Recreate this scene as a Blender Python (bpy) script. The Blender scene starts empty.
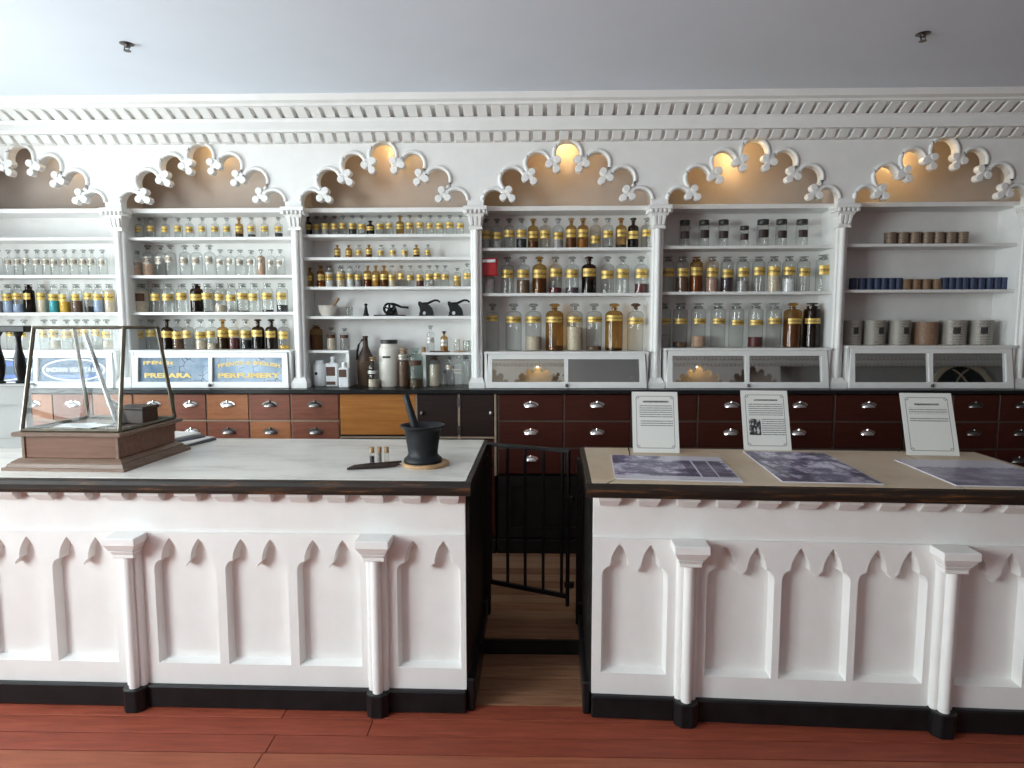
import bpy, bmesh, math, random
from mathutils import Vector, Matrix
from mathutils.geometry import tessellate_polygon
random.seed(7)
scene = bpy.context.scene
COL = scene.collection
PI = math.pi
rad = math.radians

# ------------------------------------------------------------------ camera
F_PX, PITCH, YAW, ROLL, CAM_H = 640.0, rad(5.33), rad(1.26), rad(-0.084), 1.6
fw = Vector((-math.sin(YAW)*math.cos(PITCH), math.cos(YAW)*math.cos(PITCH), -math.sin(PITCH)))
rt0 = Vector((math.cos(YAW), math.sin(YAW), 0)); up0 = rt0.cross(fw)
rt = math.cos(ROLL)*rt0 + math.sin(ROLL)*up0
up = -math.sin(ROLL)*rt0 + math.cos(ROLL)*up0
cam = bpy.data.cameras.new('camera'); cam.sensor_width = 36; cam.lens = F_PX/1024*36
cam.clip_start = .05
cam_o = bpy.data.objects.new('camera', cam); COL.objects.link(cam_o)
cam_o.matrix_world = Matrix(((rt.x, up.x, -fw.x, 0), (rt.y, up.y, -fw.y, 0), (rt.z, up.z, -fw.z, CAM_H), (0, 0, 0, 1)))
scene.camera = cam_o

def U(px, py, Y):
    "world X, Z of a measured point of the photograph that lies at the depth Y"
    d = fw + rt*((px-512)/F_PX) + up*((384-py)/F_PX)
    t = Y/d.y
    return d.x*t, CAM_H + d.z*t

# ------------------------------------------------------------------ world, daylight, exposure
w = bpy.data.worlds.new('world'); scene.world = w; w.use_nodes = True
w.node_tree.nodes['Background'].inputs[0].default_value = (.75, .85, 1, 1)
w.node_tree.nodes['Background'].inputs[1].default_value = .8

def area(name, loc, rot, sx, sy, power, color):
    l = bpy.data.lights.new(name, 'AREA'); l.shape = 'RECTANGLE'; l.size = sx; l.size_y = sy
    l.energy = power; l.color = color
    o = bpy.data.objects.new(name, l); COL.objects.link(o); o.location = loc; o.rotation_euler = rot
    return o
XL, XR, YF, YB, ZC = -4.2, 11.0, -6.0, 4.56, 2.985       # the room
WINS = [(-1.9, .7, .95, 2.85), (2.05, 3.40, .75, 2.20)]    # two street windows in the left wall: y0, y1, z0, z1
DAY = 55.0                                                # daylight, watts per square metre of window
for nm, (a, b, za, zb) in zip(('window_left_front_offscreen', 'window_left_rear_offscreen'), WINS):
    area(nm, (XL-.17, (a+b)/2, (za+zb)/2), (0, rad(-90), 0), zb-za, b-a, DAY*(b-a)*(zb-za), (.885, .98, .985))

vs = scene.view_settings
vs.view_transform = 'Standard'; vs.look = 'None'; vs.gamma = 1; vs.use_curve_mapping = False
vs.exposure = 0.20
scene.cycles.max_bounces = 10; scene.cycles.transparent_max_bounces = 32
scene.cycles.diffuse_bounces = 5; scene.cycles.use_denoising = True
scene.cycles.caustics_reflective = False; scene.cycles.caustics_refractive = False

# ------------------------------------------------------------------ materials
MATS = {}
class NT:
    def __init__(s, name):
        s.m = bpy.data.materials.new(name); s.m.use_nodes = True
        s.t = s.m.node_tree; s.n = s.t.nodes; s.l = s.t.links
        s.b = s.n['Principled BSDF']; s.out = s.n['Material Output']
        MATS[name] = s.m
    def node(s, typ, **kw):
        n = s.n.new(typ)
        for k, v in kw.items(): setattr(n, k, v)
        return n
    def put(s, sock, v):
        if isinstance(v, bpy.types.NodeSocket): s.l.new(v, sock)
        elif isinstance(v, tuple) and len(v) == 3 and sock.type == 'RGBA': sock.default_value = (*v, 1)
        else: sock.default_value = v
    def math(s, op, a, b=0.0):
        n = s.node('ShaderNodeMath', operation=op); s.put(n.inputs[0], a); s.put(n.inputs[1], b); return n.outputs[0]
    def coord(s, kind='Object', scale=(1, 1, 1), loc=(0, 0, 0)):
        c = s.node('ShaderNodeTexCoord'); m = s.node('ShaderNodeMapping')
        s.l.new(c.outputs[kind], m.inputs[0]); m.inputs['Scale'].default_value = scale; m.inputs['Location'].default_value = loc
        return m.outputs[0]
    def noise(s, vec, scale=5, detail=4, rough=.5):
        n = s.node('ShaderNodeTexNoise'); s.l.new(vec, n.inputs['Vector'])
        n.inputs['Scale'].default_value = scale; n.inputs['Detail'].default_value = detail; n.inputs['Roughness'].default_value = rough
        return n.outputs['Fac']
    def ramp(s, fac, stops):
        n = s.node('ShaderNodeValToRGB'); s.l.new(fac, n.inputs[0]); e = n.color_ramp.elements
        while len(e) < len(stops): e.new(.5)
        for i, (p, c) in enumerate(stops): e[i].position = p; e[i].color = (*c, 1)
        return n.outputs[0]
    def mix(s, fac, a, b):
        n = s.node('ShaderNodeMix', data_type='RGBA')
        s.put(n.inputs[0], fac); s.put(n.inputs[6], a); s.put(n.inputs[7], b); return n.outputs[2]
    def xyz(s, vec):
        n = s.node('ShaderNodeSeparateXYZ'); s.l.new(vec, n.inputs[0]); return n.outputs
    def rng(s, v, lo, hi):
        return s.math('MULTIPLY', s.math('GREATER_THAN', v, lo), s.math('LESS_THAN', v, hi))
    def bump(s, h, strength=.2, dist=.01):
        n = s.node('ShaderNodeBump'); s.l.new(h, n.inputs['Height']); n.inputs['Strength'].default_value = strength
        n.inputs['Distance'].default_value = dist; s.l.new(n.outputs[0], s.b.inputs['Normal'])
    def set(s, color=None, rough=None, metal=None, spec=None):
        if color is not None: s.put(s.b.inputs['Base Color'], color)
        if rough is not None: s.put(s.b.inputs['Roughness'], rough)
        if metal is not None: s.b.inputs['Metallic'].default_value = metal
        if spec is not None: s.b.inputs['Specular IOR Level'].default_value = spec
        return s

def plain(name, color, rough=.5, metal=0, var=.12, scale=20, bump=.0, spec=None):
    t = NT(name); v = t.coord('Object'); n = t.noise(v, scale, 5)
    dk = tuple(c*(1-var) for c in color); lt = tuple(min(1, c*(1+var)) for c in color)
    t.set(t.ramp(n, [(.3, dk), (.7, lt)]), rough, metal, spec)
    if bump: t.bump(n, bump, .004)
    return t

plain('white_paint', (.83, .825, .805), .38, var=.025, scale=9, bump=.12)
plain('shelf_paint', (.80, .795, .78), .42, var=.03, scale=9, bump=.1)
plain('wall_paint', (.74, .74, .73), .6, var=.03, scale=4, bump=.05)
plain('ceiling_paint', (.77, .835, .925), .6, var=.02, scale=2, bump=.03)
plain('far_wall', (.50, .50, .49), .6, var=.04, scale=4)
plain('cream_paint', (.70, .62, .46), .5, var=.05, scale=6)
plain('screen_paint', (.35, .352, .345), .5, var=.03, scale=6)
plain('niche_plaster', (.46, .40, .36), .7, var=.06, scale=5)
plain('black_paint', (.010, .010, .011), .32, var=.3, scale=14, bump=.1, spec=.3)
plain('black_dull', (.011, .010, .009), .5, var=.3, scale=14, bump=.1, spec=.25)
plain('iron', (.008, .008, .009), .5, var=.3, scale=30, bump=.2, spec=.3)
plain('cast_iron', (.010, .012, .015), .5, var=.3, scale=18, bump=.15, spec=.35)
plain('bronze_frame', (.13, .115, .085), .42, .7, var=.25, scale=30)
plain('nickel', (.86, .85, .83), .22, 1, var=.06, scale=40)
plain('aged_nickel', (.20, .19, .18), .35, 1, var=.2, scale=40)
plain('cork', (.42, .27, .14), .8, var=.3, scale=120)
plain('ceramic', (.78, .74, .66), .3, var=.03)
plain('white_ceramic', (.80, .81, .82), .25, var=.02)
plain('paper', (.86, .85, .82), .6, var=.03)
plain('red_plastic', (.42, .015, .02), .35, var=.05)
plain('clear_lens', (.75, .75, .75), .15, var=.3, scale=60)
plain('brass_bulb', (.6, .4, .15), .3, 1)
plain('text_dark', (.03, .03, .03), .6)
plain('text_gold', (.85, .60, .16), .4, var=.15, scale=80)
plain('text_white', (.88, .88, .86), .4)
plain('sign_blue', (.06, .13, .42), .4)
plain('sign_pane', (.15, .20, .27), .7, var=.15, scale=12, spec=.05)
plain('brown_label', (.09, .035, .02), .6, var=.2, scale=150)
plain('black_lid', (.03, .028, .027), .45, var=.2)
plain('black_label', (.035, .02, .018), .6, var=.4, scale=200)
plain('dark_case_wood', (.055, .03, .02), .5, var=.25, scale=30)
plain('coaster_wood', (.48, .30, .15), .5, var=.15, scale=40)
plain('pestle_wood', (.42, .27, .15), .5, var=.2, scale=40)
plain('vanilla', (.03, .015, .01), .5, var=.4, scale=60)
plain('blue_card', (.03, .045, .10), .55, var=.25, scale=60)
plain('brown_card', (.20, .12, .065), .6, var=.25, scale=60)
plain('book_cover', (.10, .11, .13), .6, var=.2)

def wood(name, c1, c2, rough=.4, axis='x', scale=1.0):
    t = NT(name); sc = {'x': (2, 22, 22), 'z': (22, 22, 2), 'y': (22, 2, 22)}[axis]
    v = t.coord('Object', tuple(s*scale for s in sc)); n = t.noise(v, 2.2, 8, .6)
    n2 = t.noise(t.coord('Object'), 3, 3)
    c = t.ramp(n, [(.3, c1), (.7, c2)])
    c = t.mix(t.math('MULTIPLY', n2, .5), c, c1)
    t.set(c, rough, spec=.3); t.bump(n, .12, .003); return t
wood('drawer_red', (.16, .05, .03), (.30, .105, .06), .45)
wood('drawer_orange', (.26, .09, .035), (.48, .19, .08), .45)
wood('drawer_mahogany', (.042, .009, .006), (.072, .017, .011), .38)
wood('door_orange', (.40, .14, .026), (.58, .245, .06), .45)
wood('door_dark', (.018, .010, .009), (.032, .017, .014), .4)
wood('rail_tan', (.28, .20, .14), (.42, .33, .25), .55)
wood('rail_dark', (.06, .04, .03), (.13, .09, .07), .55)
wood('case_walnut', (.14, .065, .04), (.26, .13, .085), .4)
wood('case_moulding', (.16, .10, .07), (.27, .19, .145), .3)
wood('shop_wood', (.16, .08, .04), (.25, .13, .07), .5)

t = NT('worn_edge_wood'); v = t.coord('Object', (3, 18, 40)); n = t.noise(v, 1.6, 8, .65)
t.set(t.ramp(n, [(.35, (.012, .010, .009)), (.55, (.028, .017, .011)), (.66, (.13, .055, .022)), (.8, (.26, .13, .055))]), .5, spec=.3); t.bump(n, .3, .004)
t = NT('marble'); v = t.coord('Object'); n = t.noise(t.coord('Object', (1, 3, 1)), 2.3, 9, .62); n2 = t.noise(v, 14, 6)
c = t.ramp(n, [(.3, (.52, .495, .45)), (.5, (.80, .775, .72)), (.75, (.88, .86, .81))])
t.set(t.mix(t.math('MULTIPLY', n2, .25), c, (.55, .53, .49)), .3)
t = NT('worn_stone'); v = t.coord('Object'); n = t.noise(v, 2.4, 9, .6); n2 = t.noise(v, 30, 5)
c = t.ramp(n, [(.3, (.46, .33, .21)), (.5, (.62, .50, .36)), (.72, (.68, .57, .43))])
t.set(t.mix(t.math('MULTIPLY', n2, .3), c, (.42, .30, .19)), .45)

def plank(name, a, b, wear, rough):
    t = NT(name); v = t.coord('Object', (1.5, 16, 1)); n = t.noise(v, 2.5, 9, .62)
    oi = t.node('ShaderNodeObjectInfo').outputs['Random']
    c = t.ramp(n, [(.3, a), (.65, b), (.82, wear)])
    c = t.mix(t.math('MULTIPLY', oi, .5), c, tuple(x*.55 for x in a))
    c = t.mix(t.math('MULTIPLY', t.math('GREATER_THAN', oi, .72), t.math('MULTIPLY', n, .55)), c, wear)
    t.b.inputs['Specular IOR Level'].default_value = .3
    t.set(c, t.math('ADD', t.math('MULTIPLY', n, .35), rough)); t.bump(n, .25, .003)
plank('red_planks', (.195, .038, .021), (.34, .075, .039), (.46, .17, .085), .42)
plank('brown_planks', (.17, .075, .04), (.36, .18, .095), (.62, .40, .25), .45)
plain('subfloor', (.012, .007, .005), .8)

def thin_glass(name, tint, edge, gloss=.35, facbase=.04):
    t = NT(name); t.n.remove(t.b)
    tr = t.node('ShaderNodeBsdfTransparent'); gl = t.node('ShaderNodeBsdfGlossy'); gl.inputs['Roughness'].default_value = .03
    lw = t.node('ShaderNodeLayerWeight'); lw.inputs[0].default_value = .35
    f = lw.outputs['Facing']
    t.put(tr.inputs[0], t.mix(t.math('POWER', f, 3.0), tint, edge))
    mx = t.node('ShaderNodeMixShader')
    t.put(mx.inputs[0], t.math('ADD', t.math('MULTIPLY', t.math('POWER', f, 3), gloss), facbase))
    t.l.new(tr.outputs[0], mx.inputs[1]); t.l.new(gl.outputs[0], mx.inputs[2]); t.l.new(mx.outputs[0], t.out.inputs[0])
thin_glass('glass_clear', (.93, .94, .93), (.30, .31, .30))
thin_glass('glass_amber', (.74, .56, .30), (.24, .13, .05))
thin_glass('glass_dark', (.22, .13, .08), (.08, .04, .03))
thin_glass('glass_green', (.80, .88, .85), (.40, .50, .48))
thin_glass('case_glass', (.93, .955, .97), (.75, .80, .84), .35, .016)
thin_glass('glass_stopper', (.72, .73, .72), (.22, .22, .22))

def contents(name, c, rough=.45): plain('in_'+name, c, rough, var=.18, scale=60)
for nm, c in dict(black=(.012, .010, .010), brown=(.13, .062, .032), red=(.10, .012, .012), orange=(.26, .085, .028),
                  amber=(.40, .24, .07), yellow=(.66, .38, .03), turquoise=(.03, .36, .42), white=(.80, .80, .80),
                  cream=(.62, .52, .39), pink=(.60, .38, .26), purple=(.06, .032, .045), blue=(.34, .42, .58),
                  herb=(.17, .10, .05), speckled=(.45, .27, .20), grey=(.35, .33, .32)).items(): contents(nm, c)

def label_mat(name, base, ink, band=(.34, .62), thr=.52, sx=7):
    t = NT(name); v = t.coord('Generated'); x = t.xyz(v)
    n = t.noise(t.coord('Generated', (sx, 1, 9)), 1.6, 2); n3 = t.noise(t.coord('Object'), 60, 3)
    oi = t.node('ShaderNodeObjectInfo').outputs['Random']
    m = t.math('MULTIPLY', t.rng(x[2], *band), t.math('GREATER_THAN', n, thr))
    b = t.mix(n3, tuple(c*.72 for c in base), base)
    b = t.mix(t.math('MULTIPLY', oi, .35), b, tuple(c*.62 for c in base))
    t.set(t.mix(m, b, ink), .38, .25)
label_mat('gold_label', (.80, .55, .14), (.09, .05, .015), thr=.47)
label_mat('white_label', (.72, .68, .58), (.16, .11, .07), (.2, .8), .45, 4)
label_mat('plain_label', (.75, .73, .68), (.10, .08, .07), (.3, .7), .5, 6)

# cylinder tins with a printed paper wrap
t = NT('tin_paper'); v = t.coord('Generated'); x = t.xyz(v)
lines = t.math('MULTIPLY', t.math('GREATER_THAN', t.math('SINE', t.math('MULTIPLY', x[2], 60)), .55), t.math('GREATER_THAN', t.noise(t.coord('Generated', (14, 14, 3)), 2, 2), .5))
lines = t.math('MULTIPLY', lines, t.rng(x[0], .22, .78))
t.set(t.mix(lines, (.36, .335, .29), (.12, .105, .09)), .5, .1)
t = NT('tin_paper_brown'); v = t.coord('Generated'); n = t.noise(t.coord('Generated', (9, 9, 9)), 1.5, 3)
t.set(t.ramp(n, [(.42, (.24, .15, .09)), (.5, (.20, .10, .06)), (.58, (.27, .18, .11))]), .55)
t = NT('tin_small'); v = t.coord('Generated'); n = t.noise(t.coord('Generated', (3, 3, 8)), 1.5, 3)
t.set(t.ramp(n, [(.38, (.10, .07, .05)), (.5, (.24, .17, .12)), (.62, (.30, .23, .17))]), .5, .2)

def mirror(name, tint, rough, stain=None, thr=.6):
    t = NT(name); v = t.coord('Object'); n = t.noise(v, 9, 6, .6)
    if stain:
        m = t.ramp(n, [(thr, (0, 0, 0)), (thr+.04, (1, 1, 1))])
        t.set(t.mix(m, tint, stain), rough); mm = t.math('SUBTRACT', 1.0, m)
        t.l.new(mm, t.b.inputs['Metallic'])
    else: t.set(tint, rough, 1)
mirror('mirror_glass', (.62, .63, .63), .02)
mirror('mirror_worn', (.62, .63, .58), .02, (.08, .045, .03), .60)
mirror('mirror_dull', (.40, .43, .44), .16, (.16, .18, .18), .66)
t = NT('mirror_sign'); v = t.coord('Object')
vo = t.node('ShaderNodeTexVoronoi', feature='DISTANCE_TO_EDGE'); t.l.new(v, vo.inputs['Vector']); vo.inputs['Scale'].default_value = 16
cr = t.math('LESS_THAN', vo.outputs['Distance'], .018); cr = t.math('MULTIPLY', cr, t.math('GREATER_THAN', t.noise(v, 8, 3), .52))
n = t.noise(v, 7, 5)
t.set(t.mix(cr, t.ramp(n, [(.35, (.13, .19, .27)), (.65, (.33, .40, .47))]), (.02, .03, .05)), .2, spec=.15); t.b.inputs['Metallic'].default_value = .1

# leaning notices: printed text lines, border, optional picture
def notice(name, blocks, title, picture):
    t = NT(name); v = t.coord('Generated'); x, y, z = t.xyz(v)[:3]
    ink = None
    def add(m):
        nonlocal ink
        ink = m if ink is None else t.math('MAXIMUM', ink, m)
    words = t.math('GREATER_THAN', t.noise(t.coord('Generated', (34, 1, 90)), 1.4, 1), .40)
    wave = t.math('GREATER_THAN', t.math('SINE', t.math('MULTIPLY', z, 2*PI/.036)), .15)
    txt = t.math('MULTIPLY', words, wave)
    for (x0, x1, z0, z1) in blocks:
        add(t.math('MULTIPLY', t.math('MULTIPLY', txt, t.math('MULTIPLY', t.rng(x, x0, x1), t.rng(z, z0, z1))), .75))
    add(t.math('MULTIPLY', t.math('MULTIPLY', t.rng(x, *title[:2]), t.rng(z, *title[2:])), t.math('GREATER_THAN', t.noise(t.coord('Generated', (60, 1, 60)), 1.4, 1), .42)))
    bx = t.math('MAXIMUM', t.rng(x, .085, .098), t.rng(x, .902, .915)); bx = t.math('MULTIPLY', bx, t.rng(z, .10, .90))
    bz = t.math('MAXIMUM', t.rng(z, .070, .080), t.rng(z, .920, .930)); bz = t.math('MULTIPLY', bz, t.rng(x, .15, .85))
    add(t.math('MULTIPLY', bx, .75)); add(t.math('MULTIPLY', bz, .75))
    for cx in (.125, .875):
        for cz in (.095, .905):
            dx = t.math('ABSOLUTE', t.math('SUBTRACT', x, cx)); dz = t.math('ABSOLUTE', t.math('SUBTRACT', z, cz))
            d = t.math('ADD', t.math('MULTIPLY', dx, 1.0), t.math('MULTIPLY', dz, 1.35))
            add(t.math('MULTIPLY', t.rng(d, .022, .042), .7))
    c = t.mix(ink, (.74, .74, .70), (.06, .06, .06))
    if picture:
        x0, x1, z0, z1 = picture
        n = t.noise(t.coord('Generated', (14, 1, 14)), 1.2, 3)
        pc = t.ramp(n, [(.45, (.02, .02, .02)), (.52, (.10, .10, .10)), (.6, (.6, .6, .58))])
        c = t.mix(t.math('MULTIPLY', t.rng(x, x0, x1), t.rng(z, z0, z1)), c, pc)
    t.set(c, .35)
notice('notice_a', [(.16, .88, .56, .79), (.18, .88, .43, .54)], (.24, .8, .82, .85), None)
notice('notice_b', [(.15, .88, .58, .78), (.41, .90, .24, .53)], (.28, .78, .825, .85), (.14, .39, .25, .52))
notice('notice_c', [(.14, .88, .66, .76), (.14, .88, .53, .61)], (.26, .74, .80, .83), None)

def photo_print(name, kind):
    t = NT(name); v = t.coord('Generated'); x, y, z = t.xyz(v)[:3]
    n = t.noise(t.coord('Generated', (9, 14, 1)), 1.8, 7, .7); n2 = t.noise(t.coord('Generated', (30, 40, 1)), 1.5, 5, .7)
    dk, md, lt = (.035, .024, .075), (.16, .125, .27), (.64, .61, .73)
    base = t.math('ADD', t.math('MULTIPLY', t.noise(t.coord('Generated', (3, 5, 1)), 1.5, 3), .45), t.math('ADD', t.math('MULTIPLY', n, .3), t.math('MULTIPLY', n2, .25)))
    if kind == 0:      # a street crowd: pale sky along the far edge, buildings at one side, pale street in front
        sky = t.math('MULTIPLY', t.math('GREATER_THAN', y, .80), t.math('GREATER_THAN', t.math('ADD', x, t.math('MULTIPLY', n, .6)), .75))
        street = t.math('LESS_THAN', y, t.math('ADD', .06, t.math('MULTIPLY', n2, .16)))
        wall = t.math('MULTIPLY', t.rng(x, .62, .96), t.rng(y, .10, .80))
        post = t.math('MAXIMUM', t.rng(x, .70, .715), t.rng(x, .84, .852)); post = t.math('MULTIPLY', post, t.rng(y, .1, .8))
        c = t.ramp(base, [(.43, dk), (.50, md), (.56, lt)])
        c = t.mix(t.math('MULTIPLY', wall, .72), c, dk); c = t.mix(post, c, lt)
        c = t.mix(t.math('MAXIMUM', sky, street), c, (.60, .58, .66))
    elif kind == 1:    # a shop interior: pale centre, dark sides
        side = t.math('MAXIMUM', t.math('LESS_THAN', x, .2), t.math('GREATER_THAN', x, .82))
        bar = t.math('GREATER_THAN', t.math('SINE', t.math('MULTIPLY', t.math('ADD', x, t.math('MULTIPLY', y, .3)), 40)), .3)
        c = t.ramp(base, [(.44, dk), (.49, md), (.535, lt)])
        c = t.mix(t.math('MULTIPLY', t.math('MULTIPLY', side, bar), .75), c, dk)
        c = t.mix(t.math('MULTIPLY', t.math('LESS_THAN', y, .4), .35), c, dk)
    else:              # a hill above a pale sky
        c = t.ramp(base, [(.43, (.10, .085, .15)), (.5, (.20, .175, .27)), (.57, (.36, .33, .44))])
        sky = t.math('GREATER_THAN', y, t.math('ADD', .55, t.math('MULTIPLY', n, .25)))
        c = t.mix(t.math('MULTIPLY', sky, .85), c, (.56, .55, .62))
    edge = t.math('MAXIMUM', t.math('MAXIMUM', t.math('LESS_THAN', x, .007), t.math('GREATER_THAN', x, .993)), t.math('MAXIMUM', t.math('LESS_THAN', y, .007), t.math('GREATER_THAN', y, .993)))
    t.set(t.mix(edge, c, (.62, .60, .66)), .3)
for k in range(3): photo_print('photo_%d' % k, k)

t = NT('wicker'); v = t.coord('Object', (1, 1, 1)); wv = t.node('ShaderNodeTexWave', wave_type='BANDS', bands_direction='Z'); t.l.new(v, wv.inputs['Vector'])
wv.inputs['Scale'].default_value = 45; wv.inputs['Distortion'].default_value = 6; wv.inputs['Detail Scale'].default_value = 8
t.set(t.ramp(wv.outputs['Fac'], [(.2, (.05, .028, .016)), (.8, (.20, .12, .07))]), .7); t.bump(wv.outputs['Fac'], .6, .006)
t = NT('bulb_glow'); t.b.inputs['Emission Color'].default_value = (1, .66, .26, 1); t.b.inputs['Emission Strength'].default_value = 12
t = NT('dim_pane'); t.set((.015, .017, .02), .12)
M = MATS

# ------------------------------------------------------------------ mesh helpers
class MB:
    def __init__(s): s.v = []; s.f = []
    def add(s, vs, fs):
        b = len(s.v); s.v += [tuple(p) for p in vs]; s.f += [tuple(i+b for i in f) for f in fs]; return s
    def box(s, x0, x1, y0, y1, z0, z1):
        return s.add([(x0, y0, z0), (x1, y0, z0), (x1, y1, z0), (x0, y1, z0), (x0, y0, z1), (x1, y0, z1), (x1, y1, z1), (x0, y1, z1)],
                     [(0, 3, 2, 1), (4, 5, 6, 7), (0, 1, 5, 4), (1, 2, 6, 5), (2, 3, 7, 6), (3, 0, 4, 7)])
    def frustum(s, a, za, b, zb):
        "a, b = (x0, x1, y0, y1) at heights za and zb"
        q = lambda r, z: [(r[0], r[2], z), (r[1], r[2], z), (r[1], r[3], z), (r[0], r[3], z)]
        return s.add(q(a, za)+q(b, zb), [(0, 3, 2, 1), (4, 5, 6, 7), (0, 1, 5, 4), (1, 2, 6, 5), (2, 3, 7, 6), (3, 0, 4, 7)])
    def prism(s, loops, a, b, axis='y', back=None):
        "2D loops (first the outline, then holes) extruded from a to b along an axis"
        P = {'y': lambda p, d: (p[0], d, p[1]), 'z': lambda p, d: (p[0], p[1], d), 'x': lambda p, d: (d, p[0], p[1])}[axis]
        back = back or loops
        flat = [p for l in loops for p in l]; flatb = [p for l in back for p in l]; n = len(flat)
        tri = tessellate_polygon([[Vector((p[0], p[1], 0)) for p in l] for l in loops])
        trib = tri if back is loops else tessellate_polygon([[Vector((p[0], p[1], 0)) for p in l] for l in back])
        fs = [tuple(t) for t in tri] + [tuple(i+n for i in t) for t in trib]
        o = 0
        for l in loops:
            k = len(l)
            fs += [(o+i, o+(i+1) % k, n+o+(i+1) % k, n+o+i) for i in range(k)]; o += k
        return s.add([P(p, a) for p in flat]+[P(p, b) for p in flatb], fs)
    def lathe(s, prof, n=16, c=(0, 0, 0), sx=1, sy=1):
        vs, fs, rings = [], [], []
        for r, z in prof:
            if r < 1e-6: rings.append([len(vs)]); vs.append((c[0], c[1], c[2]+z))
            else:
                rings.append(list(range(len(vs), len(vs)+n)))
                vs += [(c[0]+sx*r*math.cos(2*PI*i/n), c[1]+sy*r*math.sin(2*PI*i/n), c[2]+z) for i in range(n)]
        for A, B in zip(rings, rings[1:]):
            for i in range(n):
                j = (i+1) % n
                if len(A) == 1 and len(B) == 1: continue
                if len(A) == 1: fs.append((A[0], B[i], B[j]))
                elif len(B) == 1: fs.append((A[i], A[j], B[0]))
                else: fs.append((A[i], A[j], B[j], B[i]))
        return s.add(vs, fs)
    def tube(s, pts, r, n=8):
        pts = [Vector(p) for p in pts]; rs = r if isinstance(r, (list, tuple)) else [r]*len(pts)
        vs, fs = [], []; pu = None
        for i, p in enumerate(pts):
            d = (pts[min(i+1, len(pts)-1)]-pts[max(i-1, 0)]).normalized()
            u = Vector((0, 0, 1)) if abs(d.z) < .9 else Vector((1, 0, 0))
            a = d.cross(u).normalized(); b = a.cross(d)
            vs += [p + rs[i]*(a*math.cos(2*PI*k/n)+b*math.sin(2*PI*k/n)) for k in range(n)]
        for i in range(len(pts)-1):
            for k in range(n): fs.append((i*n+k, i*n+(k+1) % n, (i+1)*n+(k+1) % n, (i+1)*n+k))
        fs.append(tuple(range(n))); fs.append(tuple((len(pts)-1)*n+k for k in range(n)))
        return s.add(vs, fs)
    def strip(s, r, z0, z1, a0, a1, th, n=10):
        "a curved label: part of a cylinder shell"
        A = [a0+(a1-a0)*i/n for i in range(n+1)]
        loop = [(r*math.cos(a), r*math.sin(a)) for a in A] + [((r+th)*math.cos(a), (r+th)*math.sin(a)) for a in reversed(A)]
        return s.prism([loop], z0, z1, 'z')
    def mesh(s, name, mat, smooth=None, bevel=0):
        me = bpy.data.meshes.new(name); me.from_pydata(s.v, [], s.f); 
        bm = bmesh.new(); bm.from_mesh(me)
        bmesh.ops.recalc_face_normals(bm, faces=bm.faces)
        if bevel: bmesh.ops.bevel(bm, geom=bm.edges[:], offset=bevel, segments=1, affect='EDGES', profile=.5)
        bm.to_mesh(me); bm.free()
        me.materials.append(M[mat])
        if smooth:
            me.polygons.foreach_set('use_smooth', [True]*len(me.polygons)); me.set_sharp_from_angle(angle=rad(smooth))
        return me
    def build(s, name, mat, parent=None, loc=(0, 0, 0), rot=(0, 0, 0), smooth=None, bevel=0):
        return put(name, s.mesh(name, mat, smooth, bevel), parent, loc, rot)

def put(name, me, parent=None, loc=(0, 0, 0), rot=(0, 0, 0)):
    o = bpy.data.objects.new(name, me); COL.objects.link(o)
    o.location = loc; o.rotation_euler = rot
    if parent: o.parent = parent
    return o
def tag(o, label, cat, group=None):
    o['label'] = label; o['category'] = cat
    if group: o['group'] = group
    return o
def thing(name, label, cat, loc=(0, 0, 0), rz=0, group=None, rx=0):
    o = bpy.data.objects.new(name, None); COL.objects.link(o); o.empty_display_size = .1
    o.location = loc; o.rotation_euler = (rx, 0, rz)
    return tag(o, label, cat, group)
def struct(o): o['kind'] = 'structure'; return o
B = lambda *a: MB().box(*a)
ordinal = ['first', 'second', 'third', 'fourth', 'fifth', 'sixth', 'seventh', 'eighth', 'ninth', 'tenth', 'eleventh', 'twelfth',
           'thirteenth', 'fourteenth', 'fifteenth', 'sixteenth', 'seventeenth', 'eighteenth', 'nineteenth', 'twentieth']

def text_mesh(s, size, mat, width=None, bow=0, bold=.0, depth=.001):
    cu = bpy.data.curves.new('lettering', 'FONT'); cu.body = s; cu.size = size; cu.align_x = 'CENTER'; cu.extrude = depth; cu.offset = bold
    o = bpy.data.objects.new('lettering', cu); COL.objects.link(o)
    dg = bpy.context.evaluated_depsgraph_get(); dg.update()
    me = bpy.data.meshes.new_from_object(o.evaluated_get(dg)); bpy.data.objects.remove(o)
    xs = [v.co.x for v in me.vertices]; k = width/(max(xs)-min(xs)) if width else 1
    for v in me.vertices:
        x, y, z = v.co; v.co = (x*k, -z, y - bow*(x*k)**2)
    me.materials.clear(); me.materials.append(M[mat]); return me

# ================================================================== the room
struct(B(XL-.1, XR+.1, YF, YB, -.12, -.026).build('floor', 'subfloor'))
floor = bpy.data.objects['floor']
plank_cache = {}
def plank_mesh(L, wd, mat):
    k = (round(L, 3), wd, mat)
    if k not in plank_cache: plank_cache[k] = B(-L/2, L/2, -wd/2, wd/2, -.026, 0).mesh('plank', mat, bevel=.0012)
    return plank_cache[k]
PW = .106; y = 2.985 - PW/2; r = 0
while y > YF:
    if y > 1.6: cuts = [-.98+.02*random.uniform(-1, 1) if r % 5 else -.62, 2.1+.5*(r % 3)]
    else: cuts = [(-2.6, .4, -1.2, 1.7)[r % 4], (1.9, 3.4, 2.6, 4.2)[r % 4]]
    xs = [XL] + cuts + [XR]
    for a, b in zip(xs, xs[1:]):
        put('plank', plank_mesh(b-a-.003, PW-.006, 'red_planks' if y < 2.6 else 'brown_planks'), floor, ((a+b)/2, y, 0))
    y -= PW; r += 1
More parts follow.
